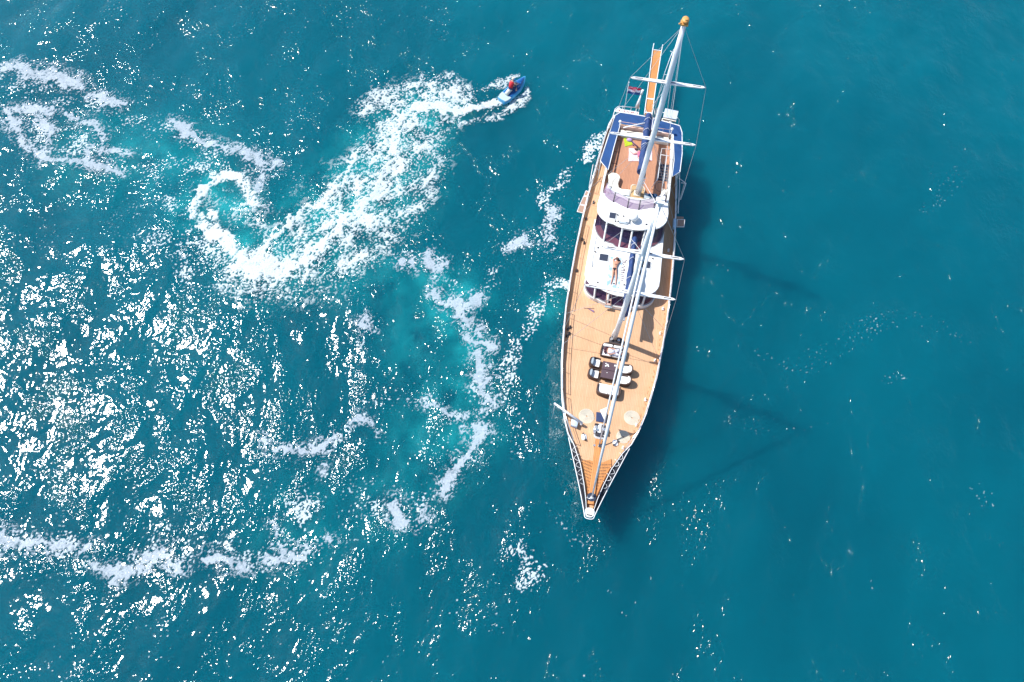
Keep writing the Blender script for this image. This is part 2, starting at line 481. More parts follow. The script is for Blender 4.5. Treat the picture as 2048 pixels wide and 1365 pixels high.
WARP1 = fbm(GX / 1.3, GY / 1.3, 60, 4, .6) * 1.6
WARP2 = fbm(GX / 1.3, GY / 1.3, 70, 4, .6) * 1.6


def field(strokes, soft):
    F = np.zeros(CX.shape, np.float32)
    for st in strokes:
        F = np.maximum(F, stroke_field(CX, CY, st, soft))
    return up(F)


OLD = [[(a, b, w * .70, q) for a, b, w, q in st] for st in OLD]
FRINGE = [[(a, b, w * 1.9 + .30, q * .8) for a, b, w, q in st] for st in OLD]
D_core, D_mid, D_old, D_lace = field(WAKE_CORE, .9), field(WAKE_MID, .8), field(OLD, .7), field(LACE, .95)
D_frg = field(FRINGE, .9)
# cell pattern of the foam network, warped so the threads wander
px_, py_ = GX + 0.45 * WARP1, GY + 0.45 * WARP2
f1a, ea = worley(px_ / 1.25, py_ / 1.25, 11)
f1b, eb = worley(px_ / 0.52 + 3, py_ / 0.52, 12)
fn1 = fbm(GX / 0.42, GY / 0.42, 80, 3, .6)
fn2 = fbm(GX / 1.9, GY / 1.9, 85, 4, .55)
fn3 = vnoise(GX / 0.16, GY / 0.16, 88)
net = np.maximum(1 - ea / 0.22, (1 - eb / 0.26) * 0.85)           # 1 on a thread
def rank(n):
    """spread the noise evenly over 0..1, so that a threshold is a share of the area"""
    q = np.quantile(n[::7, ::7], np.linspace(0, 1, 65))
    return np.interp(n, q, np.linspace(0, 1, 65)).astype(np.float32)


# churned water: threads, sheets and holes
thr = np.maximum(1 - np.abs(vnoise(px_ / .62, py_ / .62, 131)) * 7, .9 - np.abs(vnoise(px_ / .36, py_ / .36, 133)) * 5)
fs = fbm(GX / .19, GY / .19, 135, 2, .6)
# streaks torn across the run of the wake
st1 = fbm((GX * .80 - GY * .60) / .30, (GX * .60 + GY * .80) / 1.25, 150, 4, .6)
uA = rank(0.30 * np.clip(net, -.8, 1) + 0.45 * fn1 + 0.95 * fn2 + 0.30 * fn3 + .75 * st1)
covA = np.maximum(D_mid * .86, D_core * 1.05)
foamA = sstep(1 - covA - .12, 1 - covA + .34, uA) * (covA > .06)
foamA *= .45 + .55 * sstep(.30, .62, np.maximum(D_mid, D_core) + .5 * fn2)
uF = rank(0.25 * np.clip(thr, -1, 1) + 1.0 * fs + .35 * fn1 + .45 * fn2 + .45 * vnoise(GX / .13, GY / .13, 145))
covF = np.clip(D_mid * .98 - .13, 0, 1)
foamA = np.maximum(foamA, .74 * sstep(1 - covF - .03, 1 - covF + .20, uF) * (D_mid > .1))
foamA = np.maximum(foamA, sstep(.62, 1.0, D_core + 0.30 * fn1 + .15 * fn3 + .35 * fn2 + .25 * st1 - .06))
# broken lace
uL = rank(0.22 * np.clip(thr, -1, 1) + 0.12 * np.clip(net, -.8, 1) + 1.1 * fs + 0.6 * fn2 + 0.35 * fn1)
covL = np.clip(np.where(D_lace < .30, D_lace * .19 - .01, D_lace * .76 - .125) + .42 * fn2 * (D_lace > .30), 0, 1)
uS = rank(1.0 * vnoise(GX / .17, GY / .17, 140) + .55 * fs + .45 * fn2)
low = 1 - sstep(.26, .36, D_lace)
uL = uS * low + uL * (1 - low)
foamL = sstep(1 - covL - .02, 1 - covL + .16 - .11 * low, uL) * (covL > .02) * (1 - .30 * low)
# old sheets: solid with ragged edge and a few holes
uO = rank(0.7 * fn1 + 0.8 * fn2 + .30 * fn3 + .26 * np.clip(net, -.8, 1) + .6 * st1)
foamO = sstep(1 - D_old * 1.25 - .04, 1 - D_old * 1.25 + .14, uO) * (D_old > .04)
foamO *= 1 - 0.62 * sstep(.10, .30, fbm(px_ / .45, py_ / .45, 97, 4, .6))
foamO *= .80 + .45 * fbm(px_ / 1.1, py_ / 1.1, 98, 3)
# curling threads that trail off the sheets
thr2 = 1 - np.abs(vnoise((GX + 1.1 * WARP1) / 1.05, (GY + 1.1 * WARP2) / 1.05, 137)) * 15
foamO = np.maximum(foamO, sstep(.1, .8, np.maximum(thr2, np.clip(thr, -1, 1) * .8 - .2) + 1.1 * fs + .9 * fn2 - .12) * sstep(.15, .5, D_frg) * .9)
# stray specks all over, thicker to the left
spk = sstep(.61, .66, vnoise(GX / .15, GY / .15, 120) + .35 * fbm(GX / 4, GY / 4, 121, 3) + np.clip(.03 - GX * .0036, -.10, .09))
foamL = np.maximum(foamL, spk * .7)


def foam_obj(name, F, z0, lift, material, label):
    keep = F > 0.03
    cell = keep[:-1, :-1] | keep[:-1, 1:] | keep[1:, :-1] | keep[1:, 1:]
    jj, ii = np.nonzero(cell)
    n = len(gx)
    v = np.stack([jj * n + ii, jj * n + ii + 1, (jj + 1) * n + ii + 1, (jj + 1) * n + ii], -1)
    used, inv = np.unique(v, return_inverse=True)
    x, y, f = GX.ravel()[used], GY.ravel()[used], F.ravel()[used]
    z = sea_height(x, y) + z0 + lift * f
    print(name, 'quads', len(v))
    me = np_mesh(name, np.stack([x, y, z], -1), inv.reshape(-1, 4), [('foam', f)])
    me.materials.append(material)
    o = bpy.data.objects.new(name, me)
    COL.objects.link(o)
    o['kind'] = 'stuff'
    o['label'] = label
    return o


def foam_mat(name, col, opac):
    m = bpy.data.materials.new(name)
    m.use_nodes = True
    nt = m.node_tree
    N, K = nt.nodes, nt.links
    b = N['Principled BSDF']
    b.inputs['Base Color'].default_value = (*col, 1)
    b.inputs['Roughness'].default_value = 0.6
    a = N.new('ShaderNodeAttribute'); a.attribute_name = 'foam'
    mr = N.new('ShaderNodeMapRange')
    mr.inputs[1].default_value = 0.05; mr.inputs[2].default_value = 0.85
    mr.inputs[3].default_value = 0; mr.inputs[4].default_value = opac
    K.new(a.outputs['Fac'], mr.inputs[0])
    geo = N.new('ShaderNodeNewGeometry')
    n = N.new('ShaderNodeTexNoise'); n.inputs['Scale'].default_value = 9
    n.inputs['Detail'].default_value = 4
    K.new(geo.outputs['Position'], n.inputs['Vector'])
    mm = N.new('ShaderNodeMapRange')
    mm.inputs[1].default_value = .3; mm.inputs[2].default_value = .7
    mm.inputs[3].default_value = .72; mm.inputs[4].default_value = 1.0
    K.new(n.outputs['Fac'], mm.inputs[0])
    x = N.new('ShaderNodeMath'); x.operation = 'MULTIPLY'
    K.new(mr.outputs[0], x.inputs[0]); K.new(mm.outputs[0], x.inputs[1])
    K.new(x.outputs[0], b.inputs['Alpha'])
    bp = N.new('ShaderNodeBump'); bp.inputs['Strength'].default_value = .5
    bp.inputs['Distance'].default_value = .05
    K.new(n.outputs['Fac'], bp.inputs['Height'])
    K.new(bp.outputs[0], b.inputs['Normal'])
    return m


foam_obj('wake_foam', foamA, 0.02, 0.05, foam_mat('churned_foam', (.56, .635, .655), .97), 'bright white churned foam trailing in a loop behind the jet ski')
foam_obj('drifting_foam', foamO, 0.012, 0.012, foam_mat('old_foam', (.44, .51, .58), .84), 'thin pale lilac sheets of old foam drifting on the sea')
foam_obj('foam_lace', foamL, 0.008, 0.01, foam_mat('lace_foam', (.60, .70, .74), .85), 'broken lacy threads and flecks of foam scattered over the sea')
# ------------------------------------------------------------------ mesh kit
class MB:
    def __init__(self):
        self.v, self.f, self.s = [], [], []

    def add(self, vs_, fs, smooth=False):
        n = len(self.v)
        self.v += [tuple(p) for p in vs_]
        for f in fs:
            self.f.append(tuple(i + n for i in f))
            self.s.append(smooth)
        return self

    def box(self, c, size, rz=0.0, rx=0.0, ry=0.0):
        sx, sy, sz = size[0] / 2, size[1] / 2, size[2] / 2
        from mathutils import Euler
        M = Euler((rx, ry, rz)).to_matrix()
        vs_ = [Vector(c) + M @ Vector((x * sx, y * sy, z * sz)) for z in (-1, 1) for y in (-1, 1) for x in (-1, 1)]
        return self.add(vs_, [(0, 2, 3, 1), (4, 5, 7, 6), (0, 1, 5, 4), (2, 6, 7, 3), (0, 4, 6, 2), (1, 3, 7, 5)])

    def tube(self, pts, r, n=8, cap=True):
        pts = [Vector(p) for p in pts]
        rs = r if isinstance(r, (list, tuple)) else [r] * len(pts)
        vs_, fs = [], []
        up = None
        for i, p in enumerate(pts):
            a = pts[max(i - 1, 0)]
            b = pts[min(i + 1, len(pts) - 1)]
            d = (b - a)
            if d.length < 1e-9:
                d = Vector((0, 0, 1))
            d.normalize()
            if up is None:
                up = Vector((0, 0, 1)) if abs(d.z) < 0.9 else Vector((1, 0, 0))
            u = d.cross(up)
            if u.length < 1e-6:
                u = d.cross(Vector((1, 0, 0)))
            u.normalize()
            w = u.cross(d).normalized()
            up = w
            for k in range(n):
                t = 2 * math.pi * k / n
                vs_.append(p + (u * math.cos(t) + w * math.sin(t)) * rs[i])
        for i in range(len(pts) - 1):
            for k in range(n):
                k2 = (k + 1) % n
                fs.append((i * n + k, i * n + k2, (i + 1) * n + k2, (i + 1) * n + k))
        self.add(vs_, fs, True)
        if cap:
            b = len(self.v) - len(vs_)
            self.f.append(tuple(b + k for k in reversed(range(n)))); self.s.append(False)
            self.f.append(tuple(b + (len(pts) - 1) * n + k for k in range(n))); self.s.append(False)
        return self

    def prism(self, poly, z0, z1, bev=0.0):
        """flat plan outline (x, y) pulled up; z may be functions of (x, y); bev rounds the top edge"""
        fz0 = z0 if callable(z0) else (lambda x, y: z0)
        fz1 = z1 if callable(z1) else (lambda x, y: z1)
        area = sum(poly[i][0] * poly[(i + 1) % len(poly)][1] - poly[(i + 1) % len(poly)][0] * poly[i][1] for i in range(len(poly)))
        if area < 0:
            poly = poly[::-1]
        n = len(poly)
        rings = [[(x, y, fz0(x, y)) for x, y in poly]]
        if bev > 0:
            rings.append([(x, y, fz1(x, y) - bev) for x, y in poly])
            for k in (0.3, 1.0):
                ins = inset(poly, bev * k)
                rings.append([(x, y, fz1(x, y) - bev * (1 - k) ** 2) for x, y in ins])
        else:
            rings.append([(x, y, fz1(x, y)) for x, y in poly])
        vs_ = [p for r in rings for p in r]
        fs = []
        for i in range(len(rings) - 1):
            for k in range(n):
                k2 = (k + 1) % n
                fs.append((i * n + k, i * n + k2, (i + 1) * n + k2, (i + 1) * n + k))
        self.add(vs_, fs, bev > 0)
        b = len(self.v) - len(vs_)
        self.f.append(tuple(b + k for k in reversed(range(n)))); self.s.append(False)
        self.f.append(tuple(b + (len(rings) - 1) * n + k for k in range(n))); self.s.append(False)
        return self

    def strip(self, A, B, smooth=False):
        n = len(A)
        self.add(list(A) + list(B), [(i, i + 1, n + i + 1, n + i) for i in range(n - 1)], smooth)
        return self

    def ball(self, c, r, n=12, m=7, z_from=-1.0):
        r = (r, r, r) if not isinstance(r, (list, tuple)) else r
        c = Vector(c)
        vs_, fs = [], []
        t0 = math.asin(z_from)
        for i in range(m + 1):
            t = t0 + (math.pi / 2 - t0) * i / m
            for k in range(n):
                a = 2 * math.pi * k / n
                vs_.append((c.x + r[0] * math.cos(t) * math.cos(a), c.y + r[1] * math.cos(t) * math.sin(a), c.z + r[2] * math.sin(t)))
        for i in range(m):
            for k in range(n):
                k2 = (k + 1) % n
                fs.append((i * n + k, i * n + k2, (i + 1) * n + k2, (i + 1) * n + k))
        self.add(vs_, fs, True)
        return self

    def build(self, name, material, parent=None, origin=(0, 0, 0), label=None, cat=None, group=None, kind=None, world=False):
        """parent given: vertices are already in the parent's frame.  No parent: vertices are in the yacht's frame
        and the object is set down at its own origin there."""
        me = bpy.data.meshes.new(name)
        o0 = Vector(origin)
        me.from_pydata([Vector(p) - o0 for p in self.v], [], self.f)
        me.polygons.foreach_set('use_smooth', self.s)
        me.update()
        if material is not None:
            me.materials.append(material)
        o = bpy.data.objects.new(name, me)
        COL.objects.link(o)
        if parent is not None:
            o.parent = parent
            o.location = o0
        elif world:
            o.location = o0
        else:
            o.location = Wp(*o0)
            o.rotation_euler = (0, 0, -AXIS)
        tag(o, label, cat, group, kind)
        return o


def tag(o, label=None, cat=None, group=None, kind=None):
    if label: o['label'] = label
    if cat: o['category'] = cat
    if group: o['group'] = group
    if kind: o['kind'] = kind
    return o


def inset(poly, d):
    n = len(poly)
    out = []
    for i in range(n):
        p0, p1, p2 = Vector(poly[i - 1]), Vector(poly[i]), Vector(poly[(i + 1) % n])
        e1, e2 = (p1 - p0), (p2 - p1)
        e1 = e1.normalized() if e1.length > 1e-9 else Vector((1, 0))
        e2 = e2.normalized() if e2.length > 1e-9 else e1
        n1, n2 = Vector((-e1.y, e1.x)), Vector((-e2.y, e2.x))
        nn = n1 + n2
        nn = nn / max(nn.length_squared, 0.5) * 2 if nn.length > 1e-6 else n1
        out.append(tuple(p1 + nn * d))
    return out


def rrect(cx, cy, w, h, r, rot=0.0, seg=4):
    pts = []
    for qx, qy, a0 in ((1, 1, 0), (-1, 1, 90), (-1, -1, 180), (1, -1, 270)):
        for k in range(seg + 1):
            a = R(a0 + 90 * k / seg)
            x, y = qx * (w / 2 - r) + r * math.cos(a), qy * (h / 2 - r) + r * math.sin(a)
            pts.append((cx + x * math.cos(rot) - y * math.sin(rot), cy + x * math.sin(rot) + y * math.cos(rot)))
    return pts


def smooth_poly(pts, it=2):
    for _ in range(it):
        out = []
        n = len(pts)
        for i in range(n):
            a, b = pts[i], pts[(i + 1) % n]
            out.append((a[0] * .75 + b[0] * .25, a[1] * .75 + b[1] * .25))
            out.append((a[0] * .25 + b[0] * .75, a[1] * .25 + b[1] * .75))
        pts = out
    return pts


def smooth_line(pts, it=2):
    for _ in range(it):
        out = [pts[0]]
        for a, b in zip(pts, pts[1:]):
            a, b = Vector(a), Vector(b)
            out += [tuple(a * .75 + b * .25), tuple(a * .25 + b * .75)]
        out.append(pts[-1])
        pts = out
    return pts


def Lp(z, *px):
    """plan outline in the yacht frame at height z from surveyed points"""
    return [tuple(L(x, y, z)[:2]) for x, y in px]


def empty(name, loc, rz=0.0, label=None, cat=None, group=None):
    """an Empty at the base of a thing standing on the yacht"""
    o = bpy.data.objects.new(name, None)
    o.empty_display_size = 0.2
    COL.objects.link(o)
    o.location = Wp(*loc)
    o.rotation_euler = (0, 0, rz - AXIS)
    return tag(o, label, cat, group)


def copy_tree(o, parent=None):
    c = o.copy()
    COL.objects.link(c)
    c.parent = parent
    for ch in list(o.children):
        copy_tree(ch, c)
    return c


def interp(tab, y):
    if y <= tab[0][0]:
        return tab[0][1]
    for (a, va), (b, vb) in zip(tab, tab[1:]):
        if y <= b:
            t = (y - a) / (b - a)
            return va + (vb - va) * t
    return tab[-1][1]


# ------------------------------------------------------------------ paints, woods, cloths
def teak_mat(name, c1, c2, plank=0.11, dark=0.5):
    m = bpy.data.materials.new(name)
    m.use_nodes = True
    nt = m.node_tree
    N, K = nt.nodes, nt.links
    b = N['Principled BSDF']
    b.inputs['Roughness'].default_value = 0.62
    tc = N.new('ShaderNodeTexCoord')
    mp = N.new('ShaderNodeMapping')
    mp.inputs['Scale'].default_value = (9, 0.8, 1)
    K.new(tc.outputs['Object'], mp.inputs['Vector'])
    n1 = N.new('ShaderNodeTexNoise'); n1.inputs['Scale'].default_value = 1.6; n1.inputs['Detail'].default_value = 5
    K.new(mp.outputs[0], n1.inputs['Vector'])
    n2 = N.new('ShaderNodeTexNoise'); n2.inputs['Scale'].default_value = 0.7; n2.inputs['Detail'].default_value = 4
    K.new(tc.outputs['Object'], n2.inputs['Vector'])
    mx = N.new('ShaderNodeMix'); mx.data_type = 'RGBA'
    mx.inputs[6].default_value = (*c1, 1); mx.inputs[7].default_value = (*c2, 1)
    ad = N.new('ShaderNodeMath'); ad.operation = 'ADD'
    K.new(n1.outputs['Fac'], ad.inputs[0]); K.new(n2.outputs['Fac'], ad.inputs[1])
    mr = N.new('ShaderNodeMapRange'); mr.inputs[1].default_value = 0.75; mr.inputs[2].default_value = 1.25
    K.new(ad.outputs[0], mr.inputs[0]); K.new(mr.outputs[0], mx.inputs[0])
    # caulked seams between planks, planks running fore and aft
    br = N.new('ShaderNodeTexBrick')
    br.offset = 0.37
    br.inputs['Scale'].default_value = 1.0
    br.inputs['Brick Width'].default_value = 2.6
    br.inputs['Row Height'].default_value = plank
    br.inputs['Mortar Size'].default_value = plank * 0.06
    br.inputs['Color1'].default_value = (1, 1, 1, 1); br.inputs['Color2'].default_value = (.90, .90, .90, 1)
    br.inputs['Mortar'].default_value = (dark, dark, dark, 1)
    rot = N.new('ShaderNodeMapping'); rot.inputs['Rotation'].default_value = (0, 0, R(90))
    K.new(tc.outputs['Object'], rot.inputs['Vector'])
    K.new(rot.outputs[0], br.inputs['Vector'])
    mu = N.new('ShaderNodeMix'); mu.data_type = 'RGBA'; mu.blend_type = 'MULTIPLY'
    mu.inputs[0].default_value = 1
    K.new(mx.outputs[2], mu.inputs[6]); K.new(br.outputs['Color'], mu.inputs[7])
    K.new(mu.outputs[2], b.inputs['Base Color'])
    return m


def glass_mat(name, col, alpha, rough=0.06):
    m = mat(name, col, rough=rough, spec=0.6)
    m.node_tree.nodes['Principled BSDF'].inputs['Alpha'].default_value = alpha
    return m


M_white = mat('white_gelcoat', (.80, .80, .78), rough=.28, noise=.05, nscale=2.5, coat=.3)
M_paint = mat('white_painted_metal', (.78, .79, .80), rough=.35, noise=.10, nscale=5)
M_mast = mat('pale_painted_spar', (.82, .84, .87), rough=.33, noise=.07, nscale=3)
M_steel = mat('stainless_steel', (.72, .74, .76), rough=.25, metal=.8)
M_dark = mat('dark_fittings', (.035, .032, .04), rough=.5)
M_wire = mat('rigging_wire', (.45, .47, .50), rough=.4, metal=.4)
M_teak = teak_mat('teak_deck', (.66, .40, .235), (.59, .34, .18))
M_teak2 = teak_mat('upper_teak_deck', (.50, .245, .14), (.44, .205, .115))
M_teak3 = teak_mat('orange_varnished_teak', (.60, .27, .085), (.52, .21, .06), dark=.45)
M_cap = mat('varnished_caprail', (.50, .27, .13), rough=.35, noise=.2, nscale=4)
M_navy = mat('navy_canvas', (.009, .064, .215), rough=.75, noise=.25, nscale=1.2, bump=.4, bscale=3)
M_sail = mat('navy_sail_cover', (.012, .045, .17), rough=.7, noise=.35, nscale=2.2, bump=.8, bscale=5)
M_cream = mat('cream_vinyl', (.80, .74, .62), rough=.5, noise=.06, nscale=4)
M_cush = mat('white_cushion', (.80, .79, .77), rough=.8, noise=.06, nscale=8, bump=.3, bscale=12)
M_greycush = mat('grey_cushion', (.36, .42, .46), rough=.85, noise=.12, nscale=8)
M_wicker = mat('dark_brown_wicker', (.085, .045, .035), rough=.7, noise=.45, nscale=40, bump=.6, bscale=60)
M_table = mat('brown_table_top', (.10, .062, .075), rough=.45, noise=.2, nscale=12)
M_gl = glass_mat('tinted_window_glass', (.035, .02, .06), .50)
M_gl2 = glass_mat('smoked_windscreen', (.30, .17, .30), .55)
M_dash = mat('mauve_dashboard', (.50, .17, .21), rough=.8, noise=.2, nscale=3)
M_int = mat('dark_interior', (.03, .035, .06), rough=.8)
M_hatch = mat('smoked_hatch_lid', (.045, .055, .085), rough=.25, noise=.2, nscale=10)
M_rope = mat('cream_rope', (.72, .66, .54), rough=.85, noise=.25, nscale=30, bump=.7, bscale=50)
M_black = mat('black_rope', (.02, .02, .022), rough=.8)
M_net = mat('dark_netting', (.02, .022, .035), rough=.8, noise=.5, nscale=9, bump=.8, bscale=22)
M_tan = mat('tan_vinyl', (.50, .33, .16), rough=.55, noise=.12, nscale=6)
M_orange = mat('orange_masthead', (.72, .36, .10), rough=.5, noise=.3, nscale=9)
M_ladder = mat('pink_varnished_wood', (.62, .40, .33), rough=.5, noise=.15, nscale=8)
M_platform = mat('weathered_platform_teak', (.36, .23, .17), rough=.7, noise=.25, nscale=9)
M_skin = mat('tanned_skin', (.58, .29, .19), rough=.55, noise=.14, nscale=9, subsurf=.05)
M_hair = mat('dark_brown_hair', (.035, .014, .012), rough=.5, noise=.4, nscale=40)
M_black_cloth = mat('black_swimwear', (.02, .015, .02), rough=.8)
# ================================================================== the yacht
ZD, Z1, Z2, ZU = 2.3, 3.55, 4.8, 4.1          # main deck, fore roof, wheelhouse roof, upper deck
yacht = empty('sailing_yacht', (0, 0, 0), 0, 'long two-masted white motor sailing yacht with teak decks and furled sails', 'yacht')

HB = [(0.0, .16), (.3, .24), (.9, .36), (1.8, .60), (3.0, 1.0), (4.2, 1.60), (4.9, 2.10), (5.9, 2.50), (7.2, 2.85), (8.5, 3.08), (10, 3.32), (12.5, 3.54),
      (14.5, 3.66), (17, 3.69), (19.5, 3.67), (22, 3.58), (24, 3.46), (26, 3.30), (28, 3.12), (30, 2.92), (31.5, 2.72), (32.4, 2.45), (32.8, 2.0)]
hb = lambda y: interp(HB, y)
zcap = lambda y: interp([(0, 3.30), (4, 3.12), (8, 2.88), (14, 2.70), (22, 2.68), (33, 2.85)], y)
zdk = lambda y: interp([(0, 3.02), (4, 2.80), (8, 2.50), (12, 2.32), (14, 2.30), (33, 2.30)], y)
YS = sorted(set([round(a, 2) for a, _ in HB] + [i * .75 for i in range(1, 43)]))

# hull shell: bulwark cap down to under the waterline
def hull_ring(y):
    h, zc = hb(y), zcap(y)
    wl = h * interp([(0, .15), (3, .45), (8, .80), (14, .93), (28, .93), (32.8, .88)], y)
    keel = interp([(0, 2.2), (1.5, .6), (3, -.6), (30, -.6), (32.8, -.1)], y)
    zs = [(h, zc - .06), (h * .985 + wl * .015, zc - .5), (h * .55 + wl * .45, max(1.1, keel + .3)), (wl, max(.1, keel + .15)), (wl * .8, keel)]
    return zs


m = MB()
for sgn in (-1, 1):
    rings = [[(sgn * x, y, z) for x, z in hull_ring(y)] for y in YS]
    for a, b in zip(rings, rings[1:]):
        m.strip(a, b, True) if sgn > 0 else m.strip(b, a, True)
# transom and stem
a = hull_ring(YS[-1])
m.add([(x, YS[-1], z) for x, z in a] + [(-x, YS[-1], z) for x, z in a], [(i, i + 1, len(a) + i + 1, len(a) + i) for i in range(len(a) - 1)])
a = hull_ring(0)
m.add([(x, 0, z) for x, z in a] + [(-x, 0, z) for x, z in a], [(i, len(a) + i, len(a) + i + 1, i + 1) for i in range(len(a) - 1)])
hull = m.build('hull', M_white, yacht)
# blue-grey boot top band, 4 mm proud
m = MB()
for sgn in (-1, 1):
    A, B = [], []
    for y in YS[6:]:
        r = hull_ring(y)
        x = r[3][0] + .02
        A.append((sgn * x, y, r[3][1] + .22)); B.append((sgn * (x - .004), y, r[3][1] - .02))
    m.strip(A, B)
m.build('boot_stripe', M_navy, hull)

# deck
m = MB()
rows = [[(hb(y) * k * .985, y, zdk(y) + .03 * (1 - k * k)) for k in (-1, -.5, 0, .5, 1)] for y in YS]
for a, b in zip(rows, rows[1:]):
    m.strip(a, b)
m.f = [tuple(reversed(f)) for f in m.f]
deck = m.build('deck', M_teak, yacht)
# raised orange grating in the eyes of the ship
m = MB()
gy_ = [.55, 1.0, 1.6, 2.2, 2.8, 3.25]
m.prism([(-hb(y) + .12, y) for y in gy_] + [(-.45, 3.42), (.0, 3.30), (.45, 3.42), (.95, 3.75)] + [(hb(y) - .12, y) for y in reversed(gy_)],
        lambda x, y: zdk(y) + .01, lambda x, y: zdk(y) + .09)
m.build('bow_grating', M_teak3, deck)
m = MB()
for sx in (-1, 1):
    for k in range(9):
        x = sx * (.24 + .09 * k)
        for j in range(12):
            y = 1.0 + .2 * j + .02 * k
            if abs(x) < hb(y) - .2:
                m.box((x, y, zdk(y) + .094), (.035, .09, .006))
m.build('grating_slot', M_wicker, deck, kind='stuff')
# bowsprit heel: the long timber along the centreline
m = MB()
m.prism([(-.20, .55), (.20, .55), (.22, 4.9), (-.22, 4.9)], lambda x, y: zdk(y) + .03, lambda x, y: zdk(y) + .24, .04)
m.build('bowsprit_heel', M_teak3, yacht)

# bulwarks with varnished inner face and white cap
for sgn in (-1, 1):
    m = MB()
    A = [(sgn * (hb(y) - .06), y, zdk(y)) for y in YS]; B = [(sgn * (hb(y) - .06), y, zcap(y) - .02) for y in YS]
    m.strip(A, B)
    bw = m.build('bulwark', M_cap, yacht)
    m = MB()
    o = [(sgn * (hb(y) + .03), y, zcap(y)) for y in YS]; i_ = [(sgn * (hb(y) - interp([(0, .0), (4, .02), (7, .08)], y)), y, zcap(y)) for y in YS]
    o2 = [(p[0], p[1], p[2] - .07) for p in o]; i2 = [(p[0], p[1], p[2] - .07) for p in i_]
    for s1, s2 in ((o, i_), (i_, i2), (i2, o2), (o2, o)):
        m.strip(s1, s2)
    m.build('cap_rail', M_paint, bw)
m = MB()
m.box((0, 32.78, zcap(32.8) - .04), (4.2, .16, .09)); m.box((0, 32.76, 2.5), (4.1, .06, .5))
m.build('stern_rail_cap', M_paint, yacht)

# guard rails: posts and two rails
for sgn in (-1, 1):
    for y0, y1 in ((4.4, 7.6), (7.9, 14.1), (14.4, 21.8), (24.9, 30.6)):
        n = max(2, int((y1 - y0) / 1.25))
        ys = [y0 + (y1 - y0) * k / n for k in range(n + 1)]
        m = MB()
        X = lambda y: sgn * (hb(y) - .05)
        for dz, r in ((.46, .021), (.24, .012)):
            m.tube([(X(y), y, zcap(y) + dz) for y in ys], r, 6)
        rail = m.build('guard_rail', M_steel, yacht)
        for y in ys:
            p = MB().tube([(X(y), y, zcap(y) - .02), (X(y), y, zcap(y) + .47)], .018, 6)
            p.build('rail_post', M_steel, rail)

# bow pulpit: outer white rail standing off the hull, dark netting between with scalloped lashing
OUT = [(-.42, .12), (-.36, .28), (-.10, .34), (.7, .60), (1.86, 1.0), (3.2, 1.5), (4.1, 1.83), (4.6, 2.02)]
ow = lambda y: interp(OUT, y)
OY = [a for a, _ in OUT]
loop = [(-ow(y), y, interp([(-.5, 3.42), (4.6, 3.10)], y)) for y in reversed(OY)] + [(ow(y), y, interp([(-.5, 3.42), (4.6, 3.10)], y)) for y in OY]
pulpit = MB().tube(smooth_line(loop, 1), .027, 8).build('bow_pulpit', M_paint, yacht)
for sgn in (-1, 1):
    ny_ = [.2 + 4.1 * k / 14 for k in range(15)]
    m = MB().strip([(sgn * (hb(y) + .02), y, 3.02) for y in ny_], [(sgn * (ow(y) - .02), y, 3.0) for y in ny_])
    m.build('safety_net', M_net, pulpit)
    m = MB()
    for k in range(5):
        y = 1.75 + .50 * k + random.uniform(-.06, .06)
        a, b = hb(y) + .03, ow(y) - .03
        if b - a < .08:
            continue
        c = [(sgn * a, y, 3.06), (sgn * (a * .4 + b * .6), y + .03, 3.08), (sgn * b, y + .12, 3.10), (sgn * (a * .35 + b * .65), y + .32, 3.08), (sgn * a, y + .46, 3.06)]
        m.tube(smooth_line(c, 1), random.uniform(.012, .02), 5)
    m.build('net_lashing', M_paint, pulpit)
m = MB().prism(smooth_poly([(-.30, -.30), (.30, -.30), (.32, .30), (-.32, .30)], 2), 3.18, 3.30, .03)
nose = m.build('bow_platform', M_white, yacht)
MB().box((0, -.16, 3.31), (.34, .07, .02)).build('bow_roller', M_dark, nose)
m = MB().prism([(.31 * math.cos(t * math.pi / 8), .98 + .31 * math.sin(t * math.pi / 8)) for t in range(16)], 3.05, 3.22, .04)
drum = m.build('furling_drum', M_hatch, yacht)
MB().tube([(-.34, .90, 3.24), (.0, .86, 3.26), (.14, .98, 3.26)], .025, 5).build('drum_arm', M_steel, drum)
MB().prism([(0, 1.12), (.12, .9), (-.12, .9)], 3.24, 3.27).build('tack_shackle', M_paint, drum)

# ---------------------------------------------------------------- deckhouse
def plan(hw, yf, ya, cr=.9, hwa=None, bow_=.30):
    """plan outline with a curved front; hw half width, yf front, ya aft"""
    hwa = hw if hwa is None else hwa
    P_ = []
    for k in range(13):
        t = -1 + 2 * k / 12
        x = t * (hw - cr)
        P_.append((x, yf + bow_ * t * t))
    right = []
    for k in range(1, 7):
        a = R(-90 + 78 * k / 6)
        right.append((hw - cr + cr * math.cos(a), yf + bow_ + cr * 1.0 + cr * 1.0 * math.sin(a)))
    left = [(-x, y) for x, y in right][::-1]
    return left + P_ + right + [(hw, yf + bow_ + cr * 1.2), (hwa, ya), (-hwa, ya), (-hw, yf + bow_ + cr * 1.2)]


house = MB().prism(plan(2.62, 14.95, 27.2, 1.1, 2.22, .36), ZD - .02, ZD + .42, .0).build('deckhouse', M_white, yacht)
